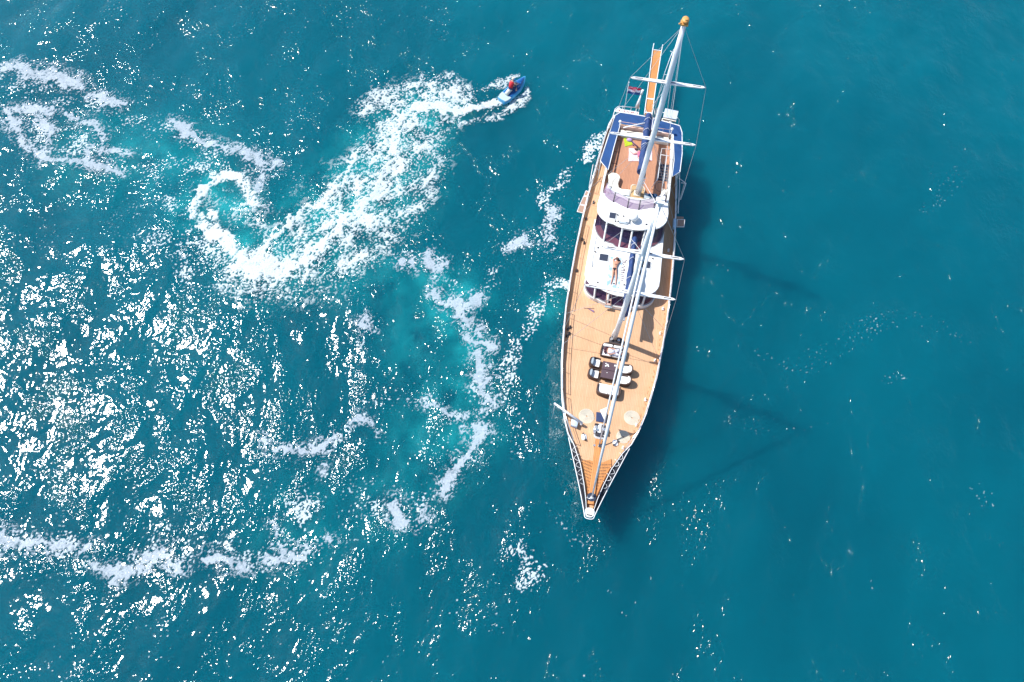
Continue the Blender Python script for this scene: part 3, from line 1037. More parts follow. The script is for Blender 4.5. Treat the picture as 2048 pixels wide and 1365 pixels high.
# side walls up to the fore roof
m = MB()
for sgn in (-1, 1):
    m.strip([(sgn * 2.60, 16.9, ZD + .4), (sgn * 2.52, 21, ZD + .4), (sgn * 2.20, 27.2, ZD + .4)], [(sgn * 2.60, 16.9, Z1), (sgn * 2.52, 21, Z1), (sgn * 2.20, 27.2, ZU)])
m.strip([(-2.2, 27.18, ZD + .4), (2.2, 27.18, ZD + .4)], [(-2.2, 27.18, ZU), (2.2, 27.18, ZU)])
m.build('cabin_side', M_white, house)
for sgn in (-1, 1):
    for k in range(7):
        y = 17.6 + k * 1.3
        x = interp([(16.9, 2.61), (21, 2.53), (27.2, 2.21)], y + .45) + .012
        w = MB().box((sgn * x, y + .45, 3.12), (.03, .9, .42))
        w.build('side_window', M_hatch, house)


def glass_band(lo, hi, zl, zh, i0, i1, pillars, name, parent, lean=.0, frame=M_white):
    """windows set between two plan curves, one pane per gap between the white pillars"""
    idx = sorted(pillars)
    for a, b in zip([i0] + idx, idx + [i1]):
        A = [(lo[i][0], lo[i][1], zl) for i in range(a, b + 1)]
        B = [(hi[i][0], hi[i][1], zh) for i in range(a, b + 1)]
        MB().strip(B, A, True).build(name, M_gl, parent)
    for i in idx:
        p, q = Vector((lo[i][0], lo[i][1] - .03, zl - .02)), Vector((hi[i][0], hi[i][1] - .03, zh + .01))
        MB().tube([p, q], .075, 4, False).build('window_pillar', frame, parent)


lo1, hi1 = plan(2.58, 14.99, 27, 1.1, None, .36), plan(2.56, 15.42, 27, 1.0, None, .36)
# plan() runs left side, front, right side: 6 + 13 + 6 points are the curved part
glass_band(lo1, hi1, ZD + .42, Z1 - .10, 0, 24, [5, 9, 15, 19], 'front_window', house)
m = MB().prism(inset(plan(2.56, 15.03, 17.2, 1.1, None, .36)[::1], .05), ZD + .43, ZD + .46)
m.build('dashboard', mat('plum_dashboard', (.14, .06, .13), rough=.8, noise=.3, nscale=2), house)
m = MB().prism(plan(2.4, 16.3, 17.6, .8, None, .3), ZD + .63, ZD + .66)
m.build('cabin_floor', M_int, house)
MB().prism(plan(2.72, 15.42, 21.6, 1.15, 2.62, .40), Z1 - .10, Z1, .045).build('fore_roof', M_white, house)

# wheelhouse: raked windscreen above the fore roof
lo2, hi2 = plan(2.56, 19.12, 27, 1.5, None, .50), plan(2.50, 20.32, 27, 1.4, None, .30)
glass_band(lo2, hi2, Z1 + .03, Z2 - .10, 0, 24, [4, 9, 13, 18], 'wheelhouse_window', house)
MB().prism(inset(plan(2.54, 19.16, 22, 1.5, None, .5), .05), Z1 + .01, Z1 + .04).build('dashboard', M_dash, house)
MB().prism(plan(2.2, 19.85, 22, 1.3, None, .35), Z1 + .045, Z1 + .06).build('cabin_floor', mat('navy_roof_shade', (.02, .055, .13), rough=.7, noise=.4, nscale=2), house)  # the roof's shade is put into the navy colour of this floor sheet
for c_, s_ in (((-.25, 20.5, Z1 + .45), (.5, .35, .5)), ((.9, 20.6, Z1 + .4), (.55, .5, .5)), ((-1.5, 20.8, Z1 + .35), (.6, .6, .4))):
    MB().box(c_, s_).build('helm_seat', M_int, house)
for sgn in (-1, 1):
    m = MB()
    m.strip([(sgn * 2.57, 20.9, Z1 - .02), (sgn * 2.50, 22.5, Z1), (sgn * 2.3, 27.2, Z1)], [(sgn * 2.52, 21.4, Z2 - .12), (sgn * 2.46, 22.6, Z2 - .05), (sgn * 2.22, 27.2, ZU)])
    m.build('wheelhouse_side', M_white, house)
MB().prism(plan(2.62, 20.25, 23.15, 1.35, 2.50, .30), Z2 - .12, Z2, .05).build('wheelhouse_roof', M_white, house)
m = MB().tube(smooth_line([(-1.9, 20.42, Z2 + .03), (-1.0, 20.28, Z2 + .03), (0, 20.22, Z2 + .03), (1.1, 20.28, Z2 + .03)], 1), .022, 5)
m.build('grab_rail', M_dark, house)
m = MB().tube([(-2.28, 17.4, Z1 + .03), (-2.32, 19.0, Z1 + .03), (-2.30, 20.0, Z1 + .03)], .02, 5)
m.build('grab_rail', M_wire, house)


def hatch(cx, cy, z, w, h, parent):
    f = MB().prism(rrect(cx, cy, w + .12, h + .12, .08), z, z + .06, .02).build('deck_hatch', M_white, parent)
    MB().prism(rrect(cx, cy, w, h, .05), z + .06, z + .09, .015).build('hatch_lid', M_hatch, f)


hatch(-1.53, 18.33, Z1, .62, .56, house)
hatch(1.57, 18.3, Z1, .62, .56, house)
hatch(-1.41, 21.2, Z2, .46, .50, house)
# roof fittings
for x, y, z in ((-2.05, 19.1, Z1), (-2.2, 18.7, Z1), (-1.2, 21.35, Z2), (-1.05, 21.33, Z2), (-1.15, 20.75, Z2), (-.95, 20.78, Z2), (2.0, 18.9, Z1), (1.1, 20.9, Z2), (-.62, 21.3, Z2), (-.55, 16.3, Z1), (.2, 16.35, Z1), (-1.7, 16.2, Z1)):
    m = MB().box((x, y, z + .04), (.13, .05, .07), rz=random.uniform(-.8, .8)).tube([(x - .05, y, z + .05), (x + .05, y + .06, z + .08)], .018, 5)
    m.build('roof_fitting', M_dark, house)
# radar dome and searchlight
rd = MB().tube([(.10, 21.15, Z2), (.10, 21.15, Z2 + .22)], .16, 10).build('radar_post', M_white, house)
MB().ball((.10, 21.15, Z2 + .40), (.34, .34, .26), 20, 10).build('radar_dome', M_white, rd)
m = MB().box((-.30, 21.05, Z2 + .14), (.22, .62, .16)).tube([(-.42, 20.8, Z2 + .06), (-.42, 21.4, Z2 + .10)], .02, 5)
m.build('loudhailer', M_paint, house)
m = MB().box((-.55, 20.72, Z2 + .05), (.62, .16, .07))
m.build('antenna_tray', M_greycush, house)
MB().tube([(.5, 21.7, Z2), (.75, 22.3, Z2 + .4)], .012, 5).build('whip_antenna', M_wire, house)

# flybridge: windscreen, upper deck, coaming
lo3, hi3 = plan(2.36, 22.05, 27, 1.1, 2.3, .36), plan(2.20, 22.62, 27, .95, 2.2, .36)
fly = MB().prism([(-2.10, 22.9), (2.10, 22.9), (2.34, 24), (2.36, 27), (2.14, 30.25), (-1.95, 30.25), (-2.2, 27), (-2.36, 24)], ZU - .12, ZU, 0).build('upper_deck', M_teak2, yacht)
for a, b in ((0, 5), (5, 10), (10, 15), (15, 20), (20, 24)):
    A = [(lo3[i][0], lo3[i][1], Z2 + .01) for i in range(a, b + 1)]; B = [(hi3[i][0], hi3[i][1], Z2 + .42) for i in range(a, b + 1)]
    MB().strip(B, A, True).build('windscreen_pane', M_gl2, fly)
for i in (5, 10, 14, 19):
    p, q = lo3[i], hi3[i]
    MB().tube([(p[0], p[1] - .02, Z2), (q[0], q[1] - .01, Z2 + .44)], .035, 6).build('windscreen_strut', M_dark, fly)
MB().tube([(p[0], p[1], Z2 + .43) for p in hi3[:25]], .022, 6).build('windscreen_rim', M_wire, fly)
m = MB()
ledge = [(x, y + .30) for x, y in hi3[0:25]]
m.prism(hi3[:25] + [(x * .93, y + .34) for x, y in reversed(hi3[:25])], ZU, Z2 + .02)
m.build('windscreen_ledge', M_white, fly)
# coamings left and right with seats built in, white top
for sgn in (-1, 1):
    tab = [(22.6, 2.42), (24, 2.46), (27, 2.32), (30.2, 2.02)]
    if sgn > 0:
        tab = [(22.6, 2.42), (24, 2.50), (27, 2.44), (30.2, 2.24)]
    ys = [22.7 + .75 * k for k in range(11)]
    m = MB()
    w = .16
    o = [(sgn * (interp(tab, y) + w / 2), y) for y in ys]; i_ = [(sgn * (interp(tab, y) - w / 2), y) for y in ys]
    m.prism(o + i_[::-1], Z1 - .2, ZU + .55, .03)
    m.build('coaming', M_white, fly)
# wooden bench lockers along the starboard side
for k in range(4):
    y = 25.3 + 1.12 * k
    m = MB().prism([(-2.12 + .045 * k, y), (-1.78 + .045 * k, y), (-1.74 + .045 * k, y + 1.06), (-2.06 + .045 * k, y + 1.06)], ZU, ZU + .20, .02)
    m.build('bench_locker', M_teak2, fly)
# aft bench with back rest and pink-tinted rail
for x0, x1, y in ((-1.82, .12, 29.35), (.95, 2.0, 29.25)):
    b = MB().box(((x0 + x1) / 2, y, ZU + .2), (x1 - x0, .42, .4)).build('aft_bench', M_cream, fly)
    MB().box(((x0 + x1) / 2, y + .36, ZU + .34), (x1 - x0, .1, .68)).build('bench_back', M_ladder, b)
    m = MB().tube([(x0, y + .62, ZU + .02), (x0, y + .62, ZU + .82), (x1, y + .62, ZU + .82), (x1, y + .62, ZU + .02)], .022, 6)
    m.tube([((x0 + x1) / 2, y + .62, ZU), ((x0 + x1) / 2, y + .62, ZU + .82)], .02, 6)
    m.build('bench_rail', M_ladder, b)
for x in (-1.92, 2.12):
    MB().tube([(x, 29.75, ZU), (x, 29.75, ZU + 1.0)], .03, 8).ball((x, 29.75, ZU + 1.06), .12, 12, 8).build('horn_dome', M_white, fly)

# cream corner sofa
zs = ZU
sofa = MB().prism(Lp(zs + .42, (1217, 349), (1224, 344.5), (1233, 346), (1239, 350), (1241, 354.5), (1239, 360), (1236.5, 367), (1238, 374.5), (1244, 377.5), (1261, 379), (1260.5, 393.5), (1242, 390), (1224, 386), (1219.5, 376), (1217.5, 362)), zs, zs + .42, .06).build('corner_sofa', M_cream, fly)
m = MB().prism(Lp(zs + .5, (1233, 377.5), (1259, 380.5), (1258.5, 391.5), (1231, 386.5)), zs + .42, zs + .47, .02)
m.build('seat_towel', mat('pale_blue_cloth', (.62, .72, .80), rough=.85, noise=.12, nscale=12), sofa)
m = MB().tube([tuple(L(x, y, zs + .85)) for x, y in ((1227, 344), (1220, 352), (1217, 362), (1217.5, 375), (1221, 385))], .02, 6)
m.build('sofa_rail', M_wire, sofa)
# tan mast-foot pad with tubular frame
pad = MB().prism(Lp(zs + .35, (1262, 370), (1286, 372.5), (1289.5, 377), (1287, 398), (1261, 395)), zs, zs + .35, .03).build('mast_foot_pad', M_tan, fly)
m = MB().tube([tuple(L(x, y, z)) for x, y, z in ((1261, 396, zs + .1), (1262.5, 373, zs + .7), (1264.5, 370.5, zs + .75), (1272, 370, zs + .75))], .035, 6)
m.tube([tuple(L(x, y, z)) for x, y, z in ((1281, 371.5, zs + .75), (1287, 374, zs + .75), (1289.5, 378, zs + .7), (1287, 400, zs + .1))], .035, 6)
m.build('pad_frame', M_cream, pad)
# helm console with blue dials
con = MB().prism(Lp(zs + .8, (1290, 385), (1303, 386), (1314, 388), (1315, 397), (1302, 397.5), (1289, 394)), zs, zs + .72, .04).build('helm_console', M_greycush, fly)
for x, y, rr in ((1302, 390.5, .19), (1309, 391.5, .21)):
    c = L(x, y, zs + .75)
    g = MB().prism([(c.x + rr * 1.1 * math.cos(t * math.pi / 6), c.y + rr * .8 * math.sin(t * math.pi / 6)) for t in range(12)], zs + .72, zs + .76, .01)
    dl = g.build('instrument_dial', mat('blue_dial', (.005, .10, .22), rough=.15), con)
    MB().box((c.x + .05, c.y, zs + .77), (.04, .18, .012), rz=.5).build('dial_mark', M_white, dl)
c = L(1318, 383, zs + .8)
wheel = [(c.x + .33 * math.cos(t * math.pi / 10), c.y + .30 + .33 * math.sin(t * math.pi / 10), zs + .95 + .1 * math.sin(t * math.pi / 10)) for t in range(21)]
MB().tube(wheel, .022, 6, False).build('steering_wheel', M_dark, con)
# white seat to port of the helm
MB().prism(Lp(zs + .45, (1325, 377), (1337, 379), (1331, 396), (1320, 394)), zs, zs + .45, .05).build('pilot_seat', M_cream, fly)

# companionway: flat dark sheet painted as the opening's shade, with treads and white rails
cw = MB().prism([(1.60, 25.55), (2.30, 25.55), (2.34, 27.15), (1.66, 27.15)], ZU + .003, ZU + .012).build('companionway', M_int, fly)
for k in range(5):
    MB().box((1.97, 25.75 + .27 * k, ZU + .025), (.62, .05, .02)).build('stair_tread', M_platform, cw)
m = MB()
for x in (1.52, 1.98, 2.34):
    m.tube([(x, 27.3, ZU), (x, 27.3, ZU + .85), (x, 25.1, ZU + .85), (x + (.0 if x > 1.9 else -.35), 24.6, ZU + .1)], .025, 6)
m.tube([(1.52, 27.3, ZU + .85), (2.34, 27.3, ZU + .85)], .025, 6)
m.tube([(1.52, 27.3, ZU + .5), (1.55, 27.95, ZU + .8), (2.3, 28.0, ZU + .8)], .022, 6)
m.build('stair_rail', M_paint, cw)
m = MB().prism([(1.52, 25.48), (1.59, 25.48), (1.65, 27.2), (1.58, 27.2)], ZU, ZU + .10)
m.build('hatch_coaming', M_paint, cw)

# blue awnings round the after end of the upper deck
ZA = 4.75
def awning(outline, name='awning'):
    m = MB().prism(outline, lambda x, y: ZA - .10 * abs(x) / 3 - .02, lambda x, y: ZA - .10 * abs(x) / 3)
    o = m.build(name, M_navy, yacht)
    n = len(outline)
    f = MB().tube([(x, y, ZA - .10 * abs(x) / 3 + .01) for x, y in outline + outline[:1]], .035, 6)
    f.build('awning_frame', M_paint, o)
    return o
awning([(-2.93, 26.1), (-2.24, 25.35), (-2.07, 27.6), (-1.86, 29.95), (.12, 29.85), (.14, 31.0), (-2.0, 31.1), (-2.38, 30.7)])
awning([(.62, 30.95), (.60, 29.80), (2.32, 29.65), (2.60, 27.2), (2.58, 25.6), (3.14, 26.2), (3.16, 28.0), (2.98, 30.0), (2.75, 30.65)])
MB().prism([(.12, 29.9), (.62, 29.9), (.62, 31.0), (.12, 31.0)], ZA - .16, ZA - .14).build('awning', mat('dark_navy_canvas', (.008, .025, .12), rough=.8, noise=.3, nscale=3), yacht)
for x, y in ((-2.9, 26.1), (-2.4, 30.6), (0, 31.0), (2.7, 30.6), (3.1, 26.3)):
    MB().tube([(x, y, ZD + .3), (x, y, ZA - .05)], .03, 6).build('awning_post', M_paint, yacht)
MB().tube([(.13, 30.1, ZA + .35), (-1.6, 29.4, ZA + .18)], .05, 6).build('boom_gallows', M_paint, yacht)

# ---------------------------------------------------------------- masts and rigging
def mast(x, y, z0, z1, r, name='mast'):
    m = MB().tube([(x, y, z0), (x, y, z0 + 4), (x, y, z1 - 3), (x, y, z1)], [r * 1.02, r, r * .94, r * .72], 16)
    return m.build(name, M_mast, yacht)


FX, FY, FZ = .12, 12.53, 18.9
AX, AY, AZ = .18, 23.78, 19.75
fm = mast(FX, FY, ZD, FZ, .175)
am = mast(AX, AY, ZU, AZ, .185)


def spreader(parent, mx, my, z, half, y_off):
    for sgn in (-1, 1):
        tip = mx + sgn * half
        pl_ = [(mx + sgn * .12, my - .13 + y_off), (mx + sgn * .12, my + .13 + y_off), (tip - sgn * .22, my + .085 + y_off * .8), (tip, my + y_off * .8), (tip - sgn * .22, my - .085 + y_off * .8)]
        sp = MB().prism(pl_, z - .04, z + .04, .015).build('spreader', M_paint, parent)
        for a, b in ((.18, .5), (half - .78, half - .30)):
            s = MB().box((mx + sgn * (a + b) / 2, my + y_off * .85, z + .042), (b - a, .055, .012))
            s.build('spreader_slot', M_dark, sp)


def tipx(px, py, z):
    return abs(L(px, py, z).x)


spreader(fm, FX, FY, 9.47, 2.85, 0)
spreader(fm, FX, FY, 14.1, 2.30, 0)
spreader(am, AX, AY, 10.5, 2.92, 0)
spreader(am, AX, AY, 15.5, 2.28, 0)
for mm, x, y, z, r in ((fm, FX, FY, FZ, .16), (am, AX, AY, AZ, .2)):
    cap = MB().box((x, y, z + .05), (.42, .36, .1)).tube([(x - .16, y - .1, z + .1), (x - .3, y - .2, z + .14)], .04, 6)
    cap.build('masthead', M_paint if mm is fm else M_orange, mm)
m = MB().ball((AX + .02, AY + .06, AZ + .22), (.21, .27, .12), 12, 6).box((AX + .05, AY - .05, AZ + .3), (.12, .1, .12))
m.build('masthead_lamp', M_orange, am)
MB().box((FX + .1, FY + .1, FZ + .14), (.2, .2, .1)).build('masthead_lamp', M_paint, fm)
# brackets, winches and lamps on the masts
for mm, x, y, z in ((fm, FX, FY, 16.4), (am, AX, AY, 6.6), (fm, FX, FY, 11.9), (am, AX, AY, 12.4)):
    MB().box((x + .17, y + .05, z), (.14, .2, .26)).build('mast_bracket', M_dark, mm)
m = MB()
for k in range(6):
    m.tube([(AX + .2 + .05 * math.sin(k), AY + .1, ZU + .5 + .3 * k), (AX + .26, AY - .1, ZU + .9 + .3 * k)], .05, 6)
m.build('coiled_halyard', M_cush, am)
m = MB()
for k in range(5):
    m.tube([(FX - .24, FY - .1 + .05 * k, ZD + .35 + .1 * k), (FX - .14, FY + .14, ZD + 1.0 + .1 * k)], .035, 6)
m.build('coiled_halyard', M_cush, fm)
base = MB().prism(rrect(FX + .12, FY - .1, .95, .55, .2), ZD + .02, ZD + .22, .04).build('mast_step', M_dark, fm)
for dx in (-.2, .3):
    MB().tube([(FX + dx, FY - .15, ZD + .2), (FX + dx, FY - .15, ZD + .42)], .09, 10).build('winch', M_steel, base)
MB().box((AX, AY, ZU + .38), (.5, .5, .08)).build('mast_collar', M_cream, am)

# booms with stowed sails under navy covers
def boom(parent, x, y0, y1, z, wid, hgt, mt, zend=None):
    zend = z if zend is None else zend
    b = MB().tube([(x, y0, z), (x, y1, zend)], .09, 8).build('boom', M_paint, parent)
    m = MB()
    rings = []
    n = 16
    for k in range(n + 1):
        t = k / n
        y = y0 + .25 + (y1 - y0 - .5) * t
        zz = z + (zend - z) * t
        hh = hgt * (1.15 - .55 * t) * (1 + .10 * math.sin(k * 2.3))
        ww = wid * (1.0 - .25 * t) * (1 + .12 * math.sin(k * 1.7 + 1))
        ring = []
        for j in range(10):
            a = 2 * math.pi * j / 10
            ring.append((x + ww * math.cos(a) * (1 - .25 * max(0, math.sin(a))), y, zz + .05 + hh * .5 + hh * .55 * math.sin(a)))
        rings.append(ring)
    for a, b2 in zip(rings, rings[1:]):
        m.strip(a + a[:1], b2 + b2[:1], True)
    m.add(rings[0], [tuple(range(10))]); m.add(rings[-1], [tuple(reversed(range(10)))])
    m.build('sail_cover', mt, b)
    for k in (3, 7, 11, 14):
        y = y0 + .25 + (y1 - y0 - .5) * k / n
        s = MB().tube([(x - wid * .95, y, z + .2), (x - wid * .7, y, z + hgt * .8), (x, y + .02, z + hgt * 1.12), (x + wid * .7, y, z + hgt * .8)], .018, 4)
        s.build('sail_tie', M_paint, b)
    return b


boom(fm, FX + .30, FY + .55, 19.9, 4.45, .25, .8, M_sail)
boom(am, AX - .06, AY + .3, 30.2, 5.9, .31, .62, M_sail)


def wire(a, b, r=.012, name='stay', mt=None, parent=None):
    return MB().tube([a, b], r, 4, False).build(name, mt or M_wire, parent or yacht)


fore_foot = (0.02, .98, 3.25)
stay = MB().tube([fore_foot, (FX * .35, 4.6, 8.1), (FX * .7, 9.0, 13.9), (FX, FY - .18, FZ - .3)], [.05, .115, .11, .06], 10).build('forestay', M_paint, fm)
inner_foot = tuple(L(1198, 892, 2.95))
jt = (FX, FY - .2, 14.0)
st2 = MB().tube([inner_foot, tuple(Vector(inner_foot).lerp(Vector(jt), .3)), jt], [.035, .055, .045], 8).build('inner_forestay', M_paint, fm)
# clew of the furled staysail over the hatch
q = Vector(inner_foot)
t0, t1 = q.lerp(Vector(jt), .155), q.lerp(Vector(jt), .235)
cl = Vector(L(1199.5, 821, 4.7))
MB().add([t0 + Vector((.02, 0, 0)), t1 + Vector((.02, 0, 0)), cl, t0 - Vector((.02, 0, 0)), t1 - Vector((.02, 0, 0)), cl + Vector((.0, 0, .02))],
         [(0, 1, 2), (5, 4, 3), (0, 3, 4, 1), (1, 4, 5, 2), (2, 5, 3, 0)]).build('staysail_clew', mat('sailcloth', (.78, .76, .70), rough=.7, noise=.06, nscale=5), st2)
# shrouds over the spreader tips, stays between the masts, backstays
for mm, mx, my, s1, h1, s2, h2, zt in ((fm, FX, FY, 9.47, 2.85, 14.1, 2.30, FZ), (am, AX, AY, 10.5, 2.92, 15.5, 2.28, AZ)):
    for sgn in (-1, 1):
        f = (sgn * (hb(my) - .04), my, zcap(my))
        wire(f, (mx + sgn * h1, my, s1), .014, 'shroud', None, mm)
        wire((mx + sgn * h1, my, s1), (mx + sgn * h2, my, s2), .013, 'shroud', None, mm)
        wire((mx + sgn * h2, my, s2), (mx, my, zt - .1), .012, 'shroud', None, mm)
        wire((sgn * (hb(my - 1.2) - .04), my - 1.2, zcap(my)), (mx, my, s1), .013, 'shroud', None, mm)
        wire((sgn * (hb(my + 1.2) - .04), my + 1.2, zcap(my)), (mx, my, s1), .013, 'shroud', None, mm)
wire((FX, FY, FZ), (AX, AY, AZ), .012, 'triatic_stay', None, am)
for sgn in (-1, 1):
    wire((AX, AY, AZ), (sgn * 2.1, 32.5, zcap(32)), .014, 'backstay', M_paint, am)
wire((AX + .2, AY + .1, 15.4), (1.7, 31.9, 4.2), .018, 'halyard', M_paint, am)
wire((AX, AY + .2, 17.0), (.35, 31.2, 4.9), .02, 'topping_lift', M_paint, am)
wire((AX - .1, AY + .2, 14.5), (.25, 30.8, 6.2), .02, 'halyard', M_paint, am)
wire((FX, FY + .2, 13.8), (FX, 19.6, 4.7), .018, 'topping_lift', M_paint, fm)
wire((FX + .15, FY, 18.2), (AX + .2, AY - .2, 6.2), .02, 'halyard', M_paint, am)

# ---------------------------------------------------------------- foredeck gear
# windlass: grey bed, drums and gypsies, chain leads
wb = MB().prism(smooth_poly(Lp(2.75, (1189, 847), (1214, 850), (1214, 872), (1209, 880), (1194, 879), (1186, 873)), 1), 2.62, 2.80, .04).build('windlass', mat('pale_grey_machine_paint', (.52, .53, .55), rough=.5, noise=.2, nscale=8), yacht)
for (px, py, ww, hh, mt) in ((1192, 857, .16, .30, M_steel), (1199, 858, .24, .62, M_paint), (1196, 862, .12, .7, M_dark), (1206, 860, .30, .55, M_dark), (1189, 864, .16, .22, M_steel), (1211, 860, .10, .3, M_steel), (1193, 870, .14, .1, M_dark), (1204, 872, .1, .12, M_dark), (1194, 850, .3, .08, M_dark), (1212, 868, .12, .16, M_cap)):
    c = L(px, py, 2.9)
    MB().box((c.x, c.y, 2.90 + .1 * ww), (ww, hh, .26)).build('windlass_drum', mt, wb)
for px in (1191, 1208):
    c = L(px, 860, 3.0)
    MB().tube([(c.x - .16, c.y, 3.02), (c.x + .16, c.y, 3.02)], [.13, .13], 12).build('gypsy', M_steel, wb)
hc = MB().prism(Lp(2.75, (1193, 824), (1214, 827), (1212.5, 846), (1192, 842.5)), 2.50, 2.75, .03).build('deck_hatch', mat('dark_blue_hatch_cover', (.02, .04, .12), rough=.7, noise=.2, nscale=5), yacht)
MB().prism(Lp(2.78, (1209, 826), (1214.5, 827), (1212.5, 846), (1207, 845)), 2.75, 2.77, 0).build('hatch_lid', M_hatch, hc)
# mast-foot of the inner stay with white bollards
c = L(1196, 893, 2.9)
st = MB().box((c.x, c.y, 2.93), (.62, .12, .12)).tube([(c.x + .08, c.y, 2.85), (c.x + .08, c.y, 3.05)], .1, 10).build('stay_fitting', M_steel, yacht)
MB().box((c.x + .12, c.y + .02, 3.06), (.2, .2, .06)).build('stay_plate', M_dark, st)
for pts in (((1166, 869), (1170, 881)), ((1234, 882), (1227, 891))):
    a, b = L(*pts[0], 2.75), L(*pts[1], 2.75)
    cx, cy = (a.x + b.x) / 2, (a.y + b.y) / 2
    cb = MB().prism(rrect(cx, cy, .34, .42, .1, .3), zdk(cy) + .01, zdk(cy) + .09, .02).build('mooring_cleat', M_paint, yacht)
    for p in (a, b):
        MB().tube([(p.x, p.y, zdk(cy) + .06), (p.x, p.y, zdk(cy) + .24)], .055, 8).build('bollard', M_dark, cb)
    MB().tube([(a.x, a.y, zdk(cy) + .2), (b.x, b.y, zdk(cy) + .2)], .04, 8).build('cleat_bar', M_paint, cb)
# davit over the starboard bow with its winch box
da, db = L(1110, 808, 3.9), L(1163, 846, 3.2)
dv = MB().tube([tuple(db), tuple(da)], [.09, .07], 8).build('anchor_davit', M_paint, yacht)
MB().tube([(db.x, db.y, zdk(6)), tuple(db)], .09, 8).build('davit_post', M_paint, dv)
MB().ball(tuple(da), .085, 8, 6).build('davit_sheave', M_paint, dv)
w0 = L(1105, 845, 2.2)
MB().tube([tuple(da), (da.x - .02, da.y - .1, .9)], .012, 4).build('davit_line', M_paint, dv)
lb = MB().prism(Lp(3.1, (1143.5, 838), (1157, 843), (1154, 855), (1141.5, 850)), 2.55, 3.1, .03).build('raft_box', mat('pale_blue_box_paint', (.50, .60, .76), rough=.45, noise=.08, nscale=6), yacht)
for k in range(4):
    a, b = L(1143.3 - .4 * k, 841 + 2.8 * k, 3.12), L(1156.5 - .7 * k, 845.6 + 2.6 * k, 3.12)
    MB().tube([(a.x, a.y, 3.115), (b.x, b.y, 3.115)], .014, 4).build('box_rib', M_paint, lb)
# deck boxes, winches, cleats along the bulwarks
for x, y, mt in ((-3.32, 12.2, M_dark), (-3.1, 12.4, M_dark), (-3.32, 12.75, M_dark), (-3.1, 12.9, M_dark), (3.28, 8.35, M_paint), (3.2, 11.4, M_paint), (3.35, 13.6, M_paint), (-3.3, 20.4, M_dark), (-3.1, 20.1, M_dark), (3.3, 20.0, M_paint), (3.25, 20.6, M_paint),
                 (-3.3, 22.3, M_dark), (3.0, 6.4, M_paint), (2.62, 4.65, M_paint), (-3.3, 17.6, M_dark), (3.3, 15.6, M_paint), (-2.9, 23.9, M_dark)):
    y_ = min(max(y, 4.5), 30)
    x_ = math.copysign(min(abs(x), hb(y_) - .3), x)
    f = MB().box((x_, y_, zdk(y_) + .06), (.14, .22, .1)).tube([(x_, y_ - .06, zdk(y_) + .1), (x_, y_ + .1, zdk(y_) + .2)], .035, 6)
    f.build('deck_fitting', mt, yacht)
# lifelines lashed with rope along the port bow
m = MB()
for k in range(26):
    y = 4.6 + .42 * k + random.uniform(-.05, .05)
    x = hb(y) - .20 - random.uniform(0, .10)
    m.box((x, y, zcap(y) - .06), (.07, random.uniform(.1, .26), .05), rz=random.uniform(-.5, .5))
m.build('rope_lashing', M_cap, yacht, kind='stuff')

# ladders leaning from the foredeck on to the fore roof
for px in (1216.5, 1258):
    b0, b1 = L(px, 613, 2.72), L(px + 5.5 * .55, 577, 3.66)
    lad = MB()
    for sx in (-.17, .17):
        lad.tube([(b0.x + sx, b0.y, b0.z), (b1.x + sx, b1.y, b1.z)], .035, 6)
    ld = lad.build('boarding_ladder', M_ladder, yacht)
    for k in range(4):
        p = b0.lerp(b1, .12 + .25 * k)
        MB().box((p.x, p.y, p.z), (.36, .13, .03)).build('rung', M_ladder, ld)
    MB().box((b0.x, b0.y - .03, b0.z - .02), (.5, .16, .10)).build('ladder_foot', M_greycush, ld)

# side boarding platforms, left (starboard) pair and right (port) one
zp = 2.45
for outline, seg in (([(1172, 382), (1181, 385), (1180, 393), (1168, 392)], 1), ([(1167.5, 393), (1179, 394), (1173, 411), (1160, 408.5)], 1), ([(1159.5, 410), (1171.5, 412.5), (1167, 426.5), (1154.5, 423.5)], 1)):
    p = MB().prism(Lp(zp, *outline), zp - .10, zp, .015).build('boarding_platform', M_platform, yacht)
    o2 = Lp(zp, *outline)
    MB().tube([(x, y, zp - .01) for x, y in o2 + o2[:1]], .03, 5).build('platform_trim', M_paint, p)
o_ = [(1354.5, 439.5), (1369.5, 440), (1368, 454), (1353.5, 454)]
p = MB().prism(Lp(zp, *o_), zp - .10, zp, .015).build('boarding_platform', M_platform, yacht)
o2 = Lp(zp, *o_)
MB().tube([(x, y, zp - .01) for x, y in o2 + o2[:1]], .035, 5).build('platform_trim', M_paint, p)
p = MB().prism(Lp(zp - .2, (1353, 433), (1367, 434), (1367.5, 439), (1354, 438.5)), zp - .3, zp - .2, .015).build('boarding_platform', M_platform, yacht)
MB().prism(Lp(2.9, (1347.5, 437), (1352.5, 437.5), (1351.5, 455), (1346.5, 454.5)), 2.5, 2.9, .03).build('platform_winch', mat('pale_blue_metal', (.42, .58, .72), rough=.4), yacht)
# swung-out poles that carry them
for pts in ([(1198, 345, 2.9), (1198, 341, 3.3), (1186, 330, 3.4), (1178, 377, 2.6)], [(1358, 357, 3.6), (1372, 367, 3.6), (1361, 400, 2.8)], [(1359, 345, 3.0), (1359, 375, 3.0), (1356, 427, 2.9)], [(1362, 366, 3.5), (1371, 367, 3.5)]):
    MB().tube([tuple(L(*q_)) for q_ in pts], .035, 6).build('boarding_pole', M_paint, yacht)
for px, py in ((1202, 309),):
    c = L(px, py, 2.6)
    MB().ball((c.x, c.y, 2.2), (.20, .42, .28), 12, 8).build('fender', M_paint, yacht)

